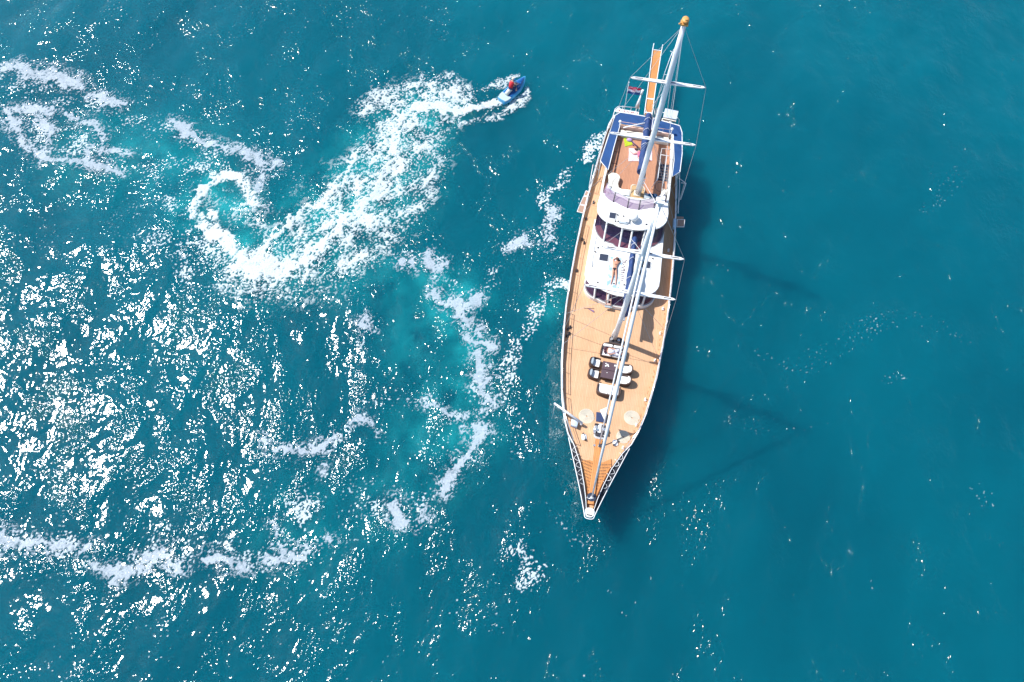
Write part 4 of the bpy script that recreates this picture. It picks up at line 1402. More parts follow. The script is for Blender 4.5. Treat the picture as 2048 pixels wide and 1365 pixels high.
# ---------------------------------------------------------------- stern
m = MB()
rz_ = 3.75
sr = [(-2.62, 30.9, 3.0), (-2.42, 32.3, rz_), (-2.2, 32.6, rz_), (-.5, 32.75, rz_)]
m.tube(sr, .03, 6)
for x in (-1.85, -1.15, -.5):
    m.tube([(x, 32.65, 2.8), (x, 32.7, rz_)], .024, 6)
sr2 = [(2.85, 30.9, 3.0), (2.78, 32.1, rz_), (2.5, 32.4, rz_), (1.0, 32.7, rz_)]
m.tube(sr2, .03, 6)
for x in (1.0, 1.8):
    m.tube([(x, 32.6, 2.8), (x, 32.6, rz_)], .024, 6)
m.build('stern_rail', M_paint, yacht)
nb = MB().prism([(-2.25, 31.15), (-.55, 31.12), (-.55, 31.45), (-2.0, 31.5), (-2.2, 31.7), (-2.45, 31.25)], 4.55, 4.66, .01).build('name_board', M_paint, yacht)
m = MB()
x = -2.2
m.prism([(-2.2, 31.25), (-2.0, 31.25), (-2.1, 31.42)], 4.665, 4.672)
for k in range(12):
    w = random.uniform(.05, .10)
    x = -1.92 + .115 * k
    m.box((x, 31.30, 4.668), (w, .05 + .07 * (k % 3), .006))
m.build('board_lettering', mat('rust_red_lettering', (.35, .12, .10), rough=.6), nb)
# gangway
gw = MB().prism([(.02, 31.4), (.62, 31.4), (.66, 35.5), (.72, 39.9), (-.04, 39.9), (.0, 35.5)], 3.10, 3.18, .01).build('gangway', M_teak3, yacht)
for x0, x1 in ((0.0, -.04), (.63, .72)):
    MB().tube([(x0, 31.2, 3.22), (x0, 35.5, 3.24), (x1, 39.9, 3.24), (x1, 40.25, 3.6)], .035, 6).build('gangway_rail', M_paint, gw)
MB().box((.34, 39.92, 3.2), (.80, .06, .08)).build('gangway_end', M_paint, gw)
for y in (32.9, 34.4):
    MB().box((.32, y, 3.195), (.62, .12, .03)).build('gangway_cleat', M_paint, gw)
MB().tube([(.25, 32.0, 3.22), (.35, 32.3, 3.24), (.2, 32.4, 3.24)], .05, 6).build('gangway_lashing', M_dark, gw)
for x0 in (-.02, .66):
    wire((x0, 33.5, 3.2), (x0 + .05, 31.1, 5.0), .02, 'gangway_stay', M_paint, gw)
# grey-white raft pad on the port quarter
rp = MB().prism([(1.48, 32.4), (2.55, 32.3), (2.46, 31.4), (1.40, 31.5)], 4.35, 4.48, .02).build('raft_cradle', mat('pale_grey_panel', (.50, .56, .64), rough=.5, noise=.05, nscale=4), yacht)
MB().tube([(1.9, 31.9, 2.7), (1.9, 31.9, 4.36)], .04, 6).build('cradle_post', M_paint, rp)
MB().prism([(1.40, 31.38), (2.44, 31.28), (2.43, 31.2), (1.40, 31.30)], 4.35, 4.47).build('cradle_lip', M_cream, rp)
# flag staff, dan buoy, radio aerials
MB().tube([(-1.69, 32.77, 2.8), (-1.69, 32.85, 4.2), (-1.75, 32.95, 6.0)], [.03, .03, .02], 6).ball((-1.75, 32.96, 6.05), .06, 8, 5).build('flag_staff', M_paint, yacht)
db_ = MB().tube([(-.78, 32.3, 3.0), (-.72, 32.5, 4.0)], .04, 6).tube([(-.72, 32.5, 4.0), (-.62, 32.75, 5.2)], [.17, .04], 8).build('dan_buoy', M_paint, yacht)
MB().tube([(-.62, 32.75, 5.2), (-.56, 32.85, 5.6)], .09, 8).build('buoy_light', M_paint, db_)
ae = MB().tube([(.72, 32.4, 3.0), (.75, 32.9, 7.4), (1.0, 33.9, 8.6)], .022, 5).build('radio_aerial', M_paint, yacht)
MB().tube([(.85, 34.05, 8.6), (1.25, 33.85, 8.6)], .018, 4).tube([(1.0, 33.6, 8.6), (1.1, 34.3, 8.6)], .018, 4).tube([(.75, 32.9, 7.4), (1.1, 32.85, 7.4)], .018, 4).build('aerial_element', M_paint, ae)
m = MB()
for k in range(7):
    m.tube([(.75 + .06 * k, 31.5, 4.3), (.8 + .05 * k, 31.9 + .1 * math.sin(k), 4.9 - .05 * k), (.72 + .1 * k, 32.4, 3.6)], .024, 5)
m.build('blocks_and_tackle', M_wire, yacht)
# ================================================================== loose things on the yacht
def chair(loc, rz, label, backmat):
    """tub chair of dark wicker: back towards -x, seat facing +x"""
    t = empty('wicker_chair', loc, rz, label, 'chair', 'wicker tub chairs at the deck table')
    arc = [(-.30 + .0, .0)]
    # shell: U-shaped rim swept round the seat
    U = [(.40, -.36), (.10, -.37), (-.16, -.33), (-.32, -.20), (-.37, 0), (-.32, .20), (-.16, .33), (.10, .37), (.40, .36)]
    hgt = [.58, .60, .68, .78, .82, .78, .68, .60, .58]
    U2 = [tuple(p[:2]) for p in smooth_line([(a, b, 0) for a, b in U], 1)]
    H2 = [p[2] for p in smooth_line([(a, b, h) for (a, b), h in zip(U, hgt)], 1)]
    m = MB()
    out = [(x * 1.0, y * 1.0) for x, y in U2]; inn = [(x * .86 + .02, y * .86) for x, y in U2]
    m.strip([(x, y, .12) for x, y in out], [(x, y, h) for (x, y), h in zip(out, H2)], True)
    m.strip([(x, y, h) for (x, y), h in zip(out, H2)], [(x, y, h) for (x, y), h in zip(inn, H2)])
    m.strip([(x, y, h) for (x, y), h in zip(inn, H2)], [(x, y, .12) for x, y in inn], True)
    m.build('shell', M_wicker, t)
    MB().prism(rrect(.06, 0, .66, .62, .08), .10, .33, .02).build('seat_base', M_wicker, t)
    MB().prism(rrect(.12, 0, .56, .60, .09), .33, .46, .04).build('seat_cushion', M_cush, t)
    MB().prism(smooth_poly([(-.27, -.22), (-.06, -.28), (-.04, .28), (-.27, .22), (-.31, 0)], 1), .40, .74, .05).build('back_cushion', backmat, t)
    for x in (-.24, .34):
        for y in (-.28, .28):
            MB().box((x, y, .06), (.05, .05, .12)).build('leg', M_wicker, t)
    return t


zt = ZD + .035
def ctr(z, *px):
    q = [L(x, y, z) for x, y in px]
    return sum(p.x for p in q) / len(q), sum(p.y for p in q) / len(q)


cx, cy = ctr(ZD + .6, (1178, 713), (1199, 717), (1199, 734), (1180, 733)); CH = []
chair((cx, cy, zt), R(-4), 'wicker chair with grey back cushion, left of the table nearer the stern', M_greycush)
cx, cy = ctr(ZD + .6, (1175, 736), (1197, 739), (1196, 757), (1177, 755))
chair((cx, cy, zt), R(-2), 'wicker chair with grey back cushion, left of the table nearer the bow', M_greycush)
cx, cy = ctr(ZD + .6, (1246, 729), (1267, 732), (1265, 748), (1243, 747))
chair((cx, cy, zt), R(184), 'wicker chair with white back cushion, right of the table nearer the stern', M_cush)
cx, cy = ctr(ZD + .6, (1243, 751), (1264, 753), (1262, 770), (1240.5, 768))
chair((cx, cy, zt), R(181), 'wicker chair with white back cushion, right of the table nearer the bow', M_cush)


def sofa2(loc, rz, label, pillows):
    """two-seat wicker sofa, back towards +y"""
    t = empty('wicker_sofa', loc, rz, label, 'sofa', 'two-seat wicker sofas on the foredeck')
    m = MB()
    U = [(-.80, -.40), (-.82, .10), (-.74, .36), (-.50, .46), (0, .48), (.50, .46), (.74, .36), (.82, .10), (.80, -.40)]
    H = [.56, .60, .70, .78, .80, .78, .70, .60, .56]
    U2 = [p for p in smooth_line([(a, b, h) for (a, b), h in zip(U, H)], 1)]
    out = [(x, y) for x, y, h in U2]; inn = [(x * .91, y * .84 - .01) for x, y, h in U2]; HH = [p[2] for p in U2]
    m.strip([(x, y, h) for (x, y), h in zip(out, HH)], [(x, y, .1) for x, y in out], True)
    m.strip([(x, y, h) for (x, y), h in zip(inn, HH)], [(x, y, h) for (x, y), h in zip(out, HH)])
    m.strip([(x, y, .1) for x, y in inn], [(x, y, h) for (x, y), h in zip(inn, HH)], True)
    m.build('shell', M_wicker, t)
    MB().prism(rrect(0, -.02, 1.46, .76, .06), .08, .32, .02).build('seat_base', M_wicker, t)
    for sx in (-.36, .36):
        MB().prism(rrect(sx, -.06, .70, .72, .07), .32, .45, .04).build('seat_cushion', M_cush, t)
        if pillows:
            MB().prism(rrect(sx, .27, .66, .20, .07), .42, .74, .05).build('back_cushion', M_cush, t)
    for x in (-.7, .7):
        for y in (-.34, .34):
            MB().box((x, y, .05), (.06, .06, .1)).build('leg', M_wicker, t)
    return t


cx, cy = ctr(ZD + .5, (1205, 688), (1246, 690), (1242, 716), (1206, 715))
SA_ = (cx, cy)
sofa2((cx, cy, zt), R(-1), 'wicker sofa with white pillows and a person lying on it, nearest the mast', True)
cx, cy = ctr(ZD + .5, (1195, 771), (1240, 775), (1237, 791), (1196, 788))
sofa2((cx, cy, zt), R(179), 'empty wicker sofa with plain white seat, nearest the bow', False)

# table
cx, cy = ctr(ZD + .68, (1205, 726), (1232, 730), (1230, 757), (1203, 753))
TBL = (cx, cy)
tb = empty('deck_table', (cx, cy, zt), R(-2), 'dark brown wicker table with two-piece top between the four chairs', 'table')
for sy in (-.31, .31):
    MB().prism(rrect(0, sy, .98, .60, .03), .64, .69, .01).build('table_top', M_table, tb)
MB().prism(rrect(0, 0, .88, 1.1, .04), .05, .62, 0).build('table_base', M_wicker, tb)
for x in (-.42, .42):
    for y in (-.52, .52):
        MB().box((x, y, .32), (.06, .06, .64)).build('leg', M_wicker, tb)
M_glass = mat('white_porcelain', (.8, .8, .78), rough=.25)
for i, (dx, dy, rr, lb, nm) in enumerate(((-.26, .44, .045, 'small white cup at the table edge nearest the sofa with the person', 'cup'),
                                     (-.14, .36, .075, 'round white saucer left of centre on the dark table', 'saucer'),
                                     (-.25, .26, .055, 'white bowl beside the saucers on the dark table', 'bowl'),
                                     (-.07, .27, .05, 'white cup between saucer and table middle', 'cup'),
                                     (-.10, -.22, .03, 'small white pot alone on the front half of the table', 'pot'),
                                     (.38, .40, .07, 'white dish on the right rear corner of the table', 'dish'))):
    m = MB().tube([(TBL[0] + dx, TBL[1] + dy, zt + .69), (TBL[0] + dx, TBL[1] + dy, zt + .69 + .05)], [rr * .7, rr], 10)
    m.build(nm, M_glass, None, (TBL[0] + dx, TBL[1] + dy, zt + .69), lb, nm)

# coiled mooring ropes laid flat (Flemish coils)
def coil(px, py, rad, label, ex=1.0, tail=None):
    c = L(px, py, 2.6)
    z = zdk(c.y) + .05
    turns = int(rad / .062)
    pts = []
    for k in range(turns * 18 + 1):
        a = 2 * math.pi * k / 18
        rr = .05 + (rad - .05) * k / (turns * 18)
        pts.append((c.x + rr * ex * math.cos(a), c.y + rr * math.sin(a), z + .01 * math.sin(k * .7)))
    if tail:
        pts += [tuple(L(x, y, 2.62)) for x, y in tail]
    m = MB().tube(pts, .030, 5)
    return m.build('rope_coil', M_rope, None, (c.x, c.y, z), label, 'rope', 'flat coils of mooring rope on the foredeck')


coil(1173, 833, .53, 'round flat coil of cream rope left of the navy hatch')
coil(1264, 836, .52, 'round flat coil of cream rope by the port rail', 1.08)
coil(1246, 875, .46, 'smaller coil of cream rope between the port cleat and the rail', 1.0, [(1262, 873), (1262, 880), (1250, 886), (1240, 889)])

# white cushions thrown down by the starboard rail
c = L(1144, 778, 2.5)
q = empty('folded_lounger_cushion', (c.x, c.y, zt), 0, 'white folded lounger cushion with a pink edge lying by the starboard rail', 'cushion')
MB().prism(smooth_poly([(-.38, -.30), (.02, -.34), (.12, .0), (-.10, .22), (-.40, .05)], 1), 0, .14, .04).build('pad', M_cush, q)
MB().prism(smooth_poly([(.02, -.02), (.34, .10), (.38, .34), (.10, .36), (-.08, .22)], 1), .02, .12, .04).build('pad', mat('pink_white_fabric', (.72, .50, .48), rough=.8), q)
# rail shadows on the left side deck, painted as two thin dark strips
for py, lb in ((898, ''),):
    pass
for (x0, y0, x1, y1, lb) in ((1133, 765.5, 1159, 767, 'dark strip painted as a rail shadow just aft of the folded white cushion'), (1133, 797.5, 1160, 798.5, 'dark strip painted as a rail shadow between the folded cushion and the davit')):
    a, b = L(x0, y0, ZD + .1), L(x1, y1, ZD + .1)
    MB().tube([(a.x, a.y, ZD + .10), (b.x, b.y, ZD + .10)], .018, 5).box((b.x, b.y, ZD + .1), (.06, .1, .05)).build('rail_shadow_strip', M_dark, None, (a.x, a.y, ZD + .1), lb, 'painted shadow')
c = L(1179, 617, ZD + .1)
m = MB().prism([(c.x - .4, c.y - .06), (c.x + .35, c.y + .08), (c.x - .1, c.y + .0)], zt, zt + .06).prism([(c.x - .12, c.y - .02), (c.x + .36, c.y - .26), (c.x + .34, c.y - .12)], zt, zt + .06)
m.build('dropped_towel', mat('mauve_cloth', (.22, .13, .26), rough=.9, noise=.2), None, (c.x, c.y, zt), 'small crumpled mauve cloth on deck ahead of the front windows', 'cloth')

# towels
def cloth(name, outline, z, th, mt, label, cat, sub=5):
    pts = Lp(z, *outline)
    cx = sum(p[0] for p in pts) / len(pts); cy = sum(p[1] for p in pts) / len(pts)
    m = MB()
    n = 6
    A, B, C_, D = [Vector((*p, z)) for p in pts]
    g = []
    for j in range(n + 1):
        row = []
        for i in range(n + 1):
            u, v = i / n, j / n
            p = (A * (1 - u) + B * u) * (1 - v) + (D * (1 - u) + C_ * u) * v
            e = min(u, v, 1 - u, 1 - v)
            row.append((p.x + random.uniform(-.012, .012), p.y + random.uniform(-.012, .012), z + th + random.uniform(0, .014) * (1 if e > 0 else .2)))
        g.append(row)
    for a, b in zip(g, g[1:]):
        m.strip(a, b, True)
    rim = g[0] + [r[-1] for r in g[1:]] + g[-1][-2::-1] + [r[0] for r in g[-2:0:-1]]
    low = [(p[0], p[1], z) for p in rim]
    m.strip(rim + rim[:1], low + low[:1])
    return m.build(name, mt, None, (cx, cy, z), label, cat)


def spotted(name, base, spot, scale, thr=.55):
    m = mat(name, base, rough=.9)
    nt = m.node_tree
    b = nt.nodes['Principled BSDF']
    tc = nt.nodes.new('ShaderNodeTexCoord')
    vo = nt.nodes.new('ShaderNodeTexVoronoi'); vo.inputs['Scale'].default_value = scale
    nt.links.new(tc.outputs['Object'], vo.inputs['Vector'])
    r = nt.nodes.new('ShaderNodeValToRGB')
    r.color_ramp.elements[0].position = thr - .1; r.color_ramp.elements[1].position = thr
    r.color_ramp.elements[0].color = (*spot, 1); r.color_ramp.elements[1].color = (*base, 1)
    nt.links.new(vo.outputs['Distance'], r.inputs['Fac'])
    nt.links.new(r.outputs['Color'], b.inputs['Base Color'])
    return m


cloth('beach_towel', [(1219, 513), (1245, 516), (1238, 580), (1213, 576)], Z1 + .004, .02, spotted('blue_spotted_towel', (.56, .62, .65), (.26, .42, .54), 2.6, .46), 'large white towel with pale blue blots under the sunbather on the fore roof', 'towel')
# printed strip of dark strokes beside the towel
m = MB()
def stroke(x0, y0, x1, y1, w=.03):
    a, b = L(x0, y0, Z1 + .01), L(x1, y1, Z1 + .01)
    d = (b - a); nrm = Vector((-d.y, d.x, 0)).normalized() * w
    m.add([a - nrm, b - nrm, b + nrm, a + nrm], [(0, 1, 2, 3)])
S = lambda x, y: (1222 + x / 18.2, 505 + y / 18.2)
for x0, y0, x1, y1 in ((400, 318, 530, 318), (530, 320, 585, 275), (535, 330, 540, 365), (350, 430, 480, 370), (470, 365, 560, 405), (425, 465, 480, 435), (390, 578, 520, 500), (440, 600, 520, 612), (370, 648, 510, 668), (450, 640, 520, 650),
                       (365, 722, 490, 748), (440, 715, 490, 722), (370, 812, 475, 832), (375, 878, 475, 890), (370, 942, 470, 962), (355, 1010, 450, 1032)):
    stroke(*S(x0, y0), *S(x1, y1))
m.build('roof_lettering', mat('faded_plum_lettering', (.10, .07, .10), rough=.7), house)

cloth('beach_towel', [(1258, 297), (1304, 302), (1304, 322), (1257, 323)], ZU + .003, .03, mat('pink_towel_cloth', (.78, .50, .58), rough=.9, noise=.3, nscale=5, col2=(.74, .62, .68)), 'pink and white towel spread across the upper deck under the boom', 'towel')
cloth('beach_towel', [(1247, 274), (1262, 279), (1265, 290), (1250, 294)], ZU + .003, .03, mat('lime_towel_cloth', (.46, .58, .02), rough=.9, noise=.35, nscale=7), 'lime green towel crumpled on the upper deck behind the spreader', 'towel')
c = L(1259, 280, ZU + .1)
bag = MB().ball((c.x, c.y, ZU + .08), (.24, .17, .13), 10, 6).box((c.x + .25, c.y - .12, ZU + .05), (.3, .08, .06), rz=-.7)
bag.build('beach_bag', mat('lilac_fabric', (.50, .36, .62), rough=.85, noise=.3, nscale=8), None, (c.x, c.y, ZU), 'small lilac beach bag by the lime green towel', 'bag')
a, b = L(1264, 283, ZU + .1), L(1275, 293, ZU + .1)
m = MB().tube([(a.x, a.y, ZU + .06), (b.x, b.y, ZU + .06)], .05, 6).box((b.x, b.y, ZU + .05), (.12, .08, .06), rz=.4).box(((a.x + b.x) / 2 - .1, (a.y + b.y) / 2 - .1, ZU + .04), (.16, .07, .05), rz=-.6)
m.build('snorkel_set', mat('dark_plum_rubber', (.09, .04, .10), rough=.5), None, (a.x, a.y, ZU), 'dark snorkel and fins lying between the lime and pink towels', 'snorkel')

# flag on the staff: red, white and blue with a chequered shield
fo = (-1.72, 32.93, 5.55)
fl = empty('ensign', fo, R(3), 'red, white and blue ensign with a chequered shield flying at the stern', 'flag')
wv = lambda u: .05 * math.sin(u * 6.5)
def band(v0, v1, name, mt, n=14):
    A = [(1.02 * k / n, .20 * (.5 - v0) + wv(k / n) * .6, -.55 * v0 + .03 * math.sin(k * .9)) for k in range(n + 1)]
    B = [(1.02 * k / n, .20 * (.5 - v1) + wv(k / n + .1) * .6, -.55 * v1 + .03 * math.sin(k * .9)) for k in range(n + 1)]
    C2 = [(p[0], p[1] - .008, p[2]) for p in A]; D2 = [(p[0], p[1] - .008, p[2]) for p in B]
    m = MB().strip(B, A, True).strip(C2, D2, True).strip(A, C2).strip(D2, B)
    m.build(name, mt, fl)
band(0, .36, 'red_stripe', mat('flag_red', (.50, .02, .07), rough=.8))
band(.36, .66, 'white_stripe', mat('flag_white', (.74, .70, .78), rough=.8))
band(.66, 1.0, 'blue_stripe', mat('flag_blue', (.01, .06, .22), rough=.8))
M_fr, M_fw = MATS['flag_red'], MATS['flag_white']
for col, mt in ((0, M_fr), (1, M_fw)):
    m = MB()
    for i in range(5):
        for j in range(5):
            if (i + j) % 2 == col:
                u = .40 + .055 * i; v = .22 + .09 * j
                m.box((u * 1.02, .20 * (.5 - v) + wv(u) * .6 - .02, -.55 * v + .03 * math.sin(u * 12)), (.055, .012, .05))
    m.build('shield_check', mt, fl)
for k in range(4):
    u = .12 + .07 * k
    MB().box((u, .20 * .4 + wv(u) * .6 - .018, -.07), (.04, .012, .03 + .02 * (k % 2))).build('flag_emblem', M_fw, fl)

# ================================================================== people
def body(name, joints, edges, parent, material, root='pelvis', sub=1):
    """one skinned surface grown on a skeleton; joints: name -> (x, y, z, radius)"""
    me = bpy.data.meshes.new(name)
    keys = list(joints)
    me.from_pydata([joints[k][:3] for k in keys], [(keys.index(a), keys.index(b)) for a, b in edges], [])
    o = bpy.data.objects.new(name, me)
    COL.objects.link(o)
    o.parent = parent
    sk = o.modifiers.new('skin', 'SKIN')
    lay = me.skin_vertices[0] if me.skin_vertices else None
    if lay is None:
        bm_ = __import__('bmesh').new(); bm_.from_mesh(me); bm_.verts.layers.skin.verify(); bm_.to_mesh(me); bm_.free()
        lay = me.skin_vertices[0]
    for i, k in enumerate(keys):
        r = joints[k][3]
        lay.data[i].radius = (r, r) if not isinstance(r, tuple) else r
        lay.data[i].use_root = (k == root)
    sk.use_smooth_shade = True
    ss = o.modifiers.new('subsurf', 'SUBSURF')
    ss.levels = ss.render_levels = sub
    me.materials.append(material)
    return o


def figure(J):
    """J: main joints in the person's own frame.  Adds neck, hands with five fingers, feet."""
    j = dict(J)
    e = [('pelvis', 'waist'), ('waist', 'chest'), ('chest', 'neck'), ('neck', 'skull'), ('skull', 'crown')]
    for s in 'lr':
        e += [('pelvis', 'hip_' + s), ('hip_' + s, 'knee_' + s), ('knee_' + s, 'ankle_' + s), ('ankle_' + s, 'toe_' + s),
              ('chest', 'shoulder_' + s), ('shoulder_' + s, 'elbow_' + s), ('elbow_' + s, 'wrist_' + s)]
        a, b = Vector(j['elbow_' + s][:3]), Vector(j['wrist_' + s][:3])
        d = (b - a).normalized()
        side = d.cross(Vector((0, 0, 1)))
        side = side.normalized() if side.length > .01 else Vector((1, 0, 0))
        palm = b + d * .075
        j['palm_' + s] = (*palm, .030)
        e.append(('wrist_' + s, 'palm_' + s))
        for n, (off, ln) in enumerate(((-.030, .065), (-.010, .078), (.010, .074), (.030, .058))):
            r0 = palm + side * off + d * .018
            r1 = r0 + d * ln * .5 + Vector((0, 0, -.006))
            r2 = r0 + d * ln + Vector((0, 0, -.022))
            j['f%d1_%s' % (n, s)] = (*r0, .009); j['f%d2_%s' % (n, s)] = (*r1, .0085); j['f%d3_%s' % (n, s)] = (*r2, .0075)
            e += [('palm_' + s, 'f%d1_%s' % (n, s)), ('f%d1_%s' % (n, s), 'f%d2_%s' % (n, s)), ('f%d2_%s' % (n, s), 'f%d3_%s' % (n, s))]
        r0 = b + side * .035 * (1 if s == 'l' else -1) + d * .03
        r1 = r0 + side * .025 * (1 if s == 'l' else -1) + d * .035
        j['t1_' + s] = (*r0, .011); j['t2_' + s] = (*r1, .009)
        e += [('wrist_' + s, 't1_' + s), ('t1_' + s, 't2_' + s)]
    return j, e


def face(parent, c, r, fwd, upv):
    """eyes, nose, mouth and ears on a head at c, looking along fwd, crown towards upv"""
    fwd, upv = Vector(fwd).normalized(), Vector(upv).normalized()
    side = fwd.cross(upv).normalized()
    c = Vector(c)
    m = MB().ball(tuple(c + fwd * r * 1.02 - upv * r * .15), (r * .20,) * 3, 6, 4)
    for s in (-1, 1):
        m.ball(tuple(c + side * s * r * .98 - upv * r * .1), (r * .22, r * .22, r * .26), 6, 4)
    m.build('nose_and_ears', M_skin, parent)
    m = MB()
    for s in (-1, 1):
        m.ball(tuple(c + fwd * r * .86 + side * s * r * .36 + upv * r * .08), (r * .11,) * 3, 6, 4)
    m.build('eyes', M_dark, parent)
    MB().ball(tuple(c + fwd * r * .90 - upv * r * .48), (r * .20, r * .12, r * .08), 6, 4).build('mouth', mat('lips', (.45, .12, .10)), parent)


# 1. sunbather on the fore roof, face down, arms folded round the head
def lp(px, py, z):
    return L(px, py, z)
org = L(1229, 539, Z1)
def rel(px, py, dz, r):
    q = L(px, py, Z1 + .025 + dz)
    return (q.x - org.x, q.y - org.y, dz + .025, r)
pp = empty('person', tuple(org), 0, 'person in a dark bikini sunbathing face down on the fore roof', 'person')
J = dict(pelvis=rel(1228.6, 538.5, .13, (.155, .12)), waist=rel(1229.8, 533.5, .12, (.14, .10)), chest=rel(1231.5, 528, .13, (.185, .13)), neck=rel(1233.5, 523.3, .13, .06),
         skull=rel(1234.5, 520.6, .14, .098), crown=rel(1235.3, 518, .14, .075),
         hip_l=rel(1231.8, 542, .12, .10), knee_l=rel(1232.3, 554, .09, .062), ankle_l=rel(1231.6, 566, .06, .038), toe_l=rel(1231.2, 571, .04, .03),
         hip_r=rel(1226, 541.5, .12, .10), knee_r=rel(1225.4, 553, .09, .062), ankle_r=rel(1222.6, 565, .06, .038), toe_r=rel(1221.2, 569.5, .04, .03),
         shoulder_l=rel(1236, 526, .13, .078), elbow_l=rel(1240.5, 524, .06, .043), wrist_l=rel(1236.8, 517.5, .06, .028),
         shoulder_r=rel(1227.2, 525.2, .13, .078), elbow_r=rel(1226.6, 519.5, .06, .043), wrist_r=rel(1231.8, 516.6, .06, .028))
jj, ee = figure(J)
body('body', jj, ee, pp, M_skin)
sk = Vector(J['skull'][:3])
MB().ball(tuple(sk + Vector((.02, .05, .05))), (.115, .135, .09), 12, 8).tube([tuple(sk + Vector((.06, .0, .02))), tuple(sk + Vector((.17, .02, -.02))), tuple(sk + Vector((.22, -.04, -.06)))], [.07, .05, .03], 6).build('hair', M_hair, pp)
face(pp, tuple(sk), .10, (-.5, .1, -.8), (.15, 1, 0))
pv = Vector(J['pelvis'][:3])
MB().prism(smooth_poly([(pv.x - .15, pv.y + .05), (pv.x + .16, pv.y + .05), (pv.x + .05, pv.y - .10), (pv.x - .02, pv.y - .22), (pv.x - .06, pv.y - .10)], 1), pv.z + .06, pv.z + .135, .02).build('bikini_bottom', M_black_cloth, pp)
ch = Vector(J['chest'][:3])
MB().tube([(ch.x - .15, ch.y - .09, ch.z + .05), (ch.x, ch.y - .10, ch.z + .115), (ch.x + .15, ch.y - .09, ch.z + .05)], .012, 4).build('bikini_strap', M_black_cloth, pp)

# 2. person lying on the wicker sofa in white and lilac
pp = empty('person', (SA_[0], SA_[1], zt + .45), R(-2), 'dark-haired person in white and lilac clothes lying on the wicker sofa', 'person')
J = dict(pelvis=(.10, -.16, .14, (.15, .12)), waist=(-.06, -.14, .14, (.12, .10)), chest=(-.24, -.12, .16, (.15, .115)), neck=(-.40, -.08, .20, .055), skull=(-.49, -.06, .23, .095), crown=(-.56, -.05, .25, .07),
         hip_l=(.14, -.06, .16, .10), knee_l=(.48, .02, .30, .065), ankle_l=(.60, -.18, .06, .04), toe_l=(.70, -.20, .05, .03),
         hip_r=(.14, -.24, .14, .10), knee_r=(.50, -.30, .12, .065), ankle_r=(.72, -.10, .06, .04), toe_r=(.76, -.02, .05, .03),
         shoulder_l=(-.28, .04, .20, .06), elbow_l=(-.02, .10, .22, .042), wrist_l=(.18, .02, .26, .028),
         shoulder_r=(-.28, -.28, .16, .06), elbow_r=(-.12, -.36, .12, .042), wrist_r=(.08, -.30, .26, .028))
jj, ee = figure(J)
body('body', jj, ee, pp, M_skin)
MB().ball((-.53, -.05, .25), (.12, .125, .12), 12, 8).tube([(-.50, -.02, .24), (-.42, .10, .12), (-.34, .16, .06)], [.1, .08, .03], 8).tube([(-.5, -.1, .22), (-.50, -.24, .12), (-.46, -.32, .05)], [.1, .085, .04], 8).build('hair', mat('maroon_hair', (.09, .02, .035), rough=.5, noise=.4, nscale=30), pp)
face(pp, (-.49, -.06, .23), .095, (.3, -.1, 1), (-1, .1, .2))
m = MB()
for a, b in (((-.30, -.12, .17), (.12, -.15, .16)),):
    m.tube([a, (-.1, -.13, .165), b], [.19, .17, .185], 12)
m.tube([(.12, -.22, .15), (.36, -.27, .15), (.50, -.30, .13)], [.12, .10, .09], 10).tube([(.12, -.07, .17), (.46, .01, .29)], [.12, .09], 10)
m.build('dress', spotted('lilac_print_cloth', (.74, .72, .76), (.30, .22, .45), 9.0, .35), pp)

# 3. person on the pink towel under the after boom
org = L(1277, 308, ZU)
pp = empty('person', (org.x, org.y, ZU + .034), 0, 'dark-haired person in a pink swimsuit lying on the pink towel', 'person')
J = dict(pelvis=(.10, -.42, .13, (.15, .12)), waist=(.06, -.25, .12, (.115, .09)), chest=(.03, -.06, .13, (.15, .11)), neck=(.0, .12, .14, .055), skull=(-.02, .22, .15, .096), crown=(-.03, .31, .15, .07),
         hip_l=(.18, -.5, .12, .1), knee_l=(.52, -.62, .10, .062), ankle_l=(.86, -.52, .06, .04), toe_l=(.95, -.5, .05, .03),
         hip_r=(.02, -.5, .12, .1), knee_r=(.30, -.80, .10, .062), ankle_r=(.66, -.86, .06, .04), toe_r=(.75, -.88, .05, .03),
         shoulder_l=(.18, .0, .12, .06), elbow_l=(.42, .06, .07, .042), wrist_l=(.40, .28, .06, .028),
         shoulder_r=(-.13, -.02, .12, .06), elbow_r=(-.36, -.20, .08, .042), wrist_r=(-.56, -.02, .06, .028))
jj, ee = figure(J)
body('body', jj, ee, pp, mat('fair_skin', (.68, .38, .29), rough=.55, noise=.1, nscale=8))
MB().ball((-.03, .27, .17), (.13, .15, .12), 12, 8).tube([(-.04, .26, .16), (-.22, .30, .08), (-.36, .36, .05)], [.12, .10, .04], 8).build('hair', M_hair, pp)
face(pp, (-.02, .22, .15), .096, (.4, -.1, .9), (0, 1, 0))
MB().tube([(.03, -.02, .14), (.06, -.25, .13), (.11, -.46, .13)], [.165, .13, .168], 12).build('swimsuit', mat('pink_swimsuit', (.62, .12, .22), rough=.7), pp)

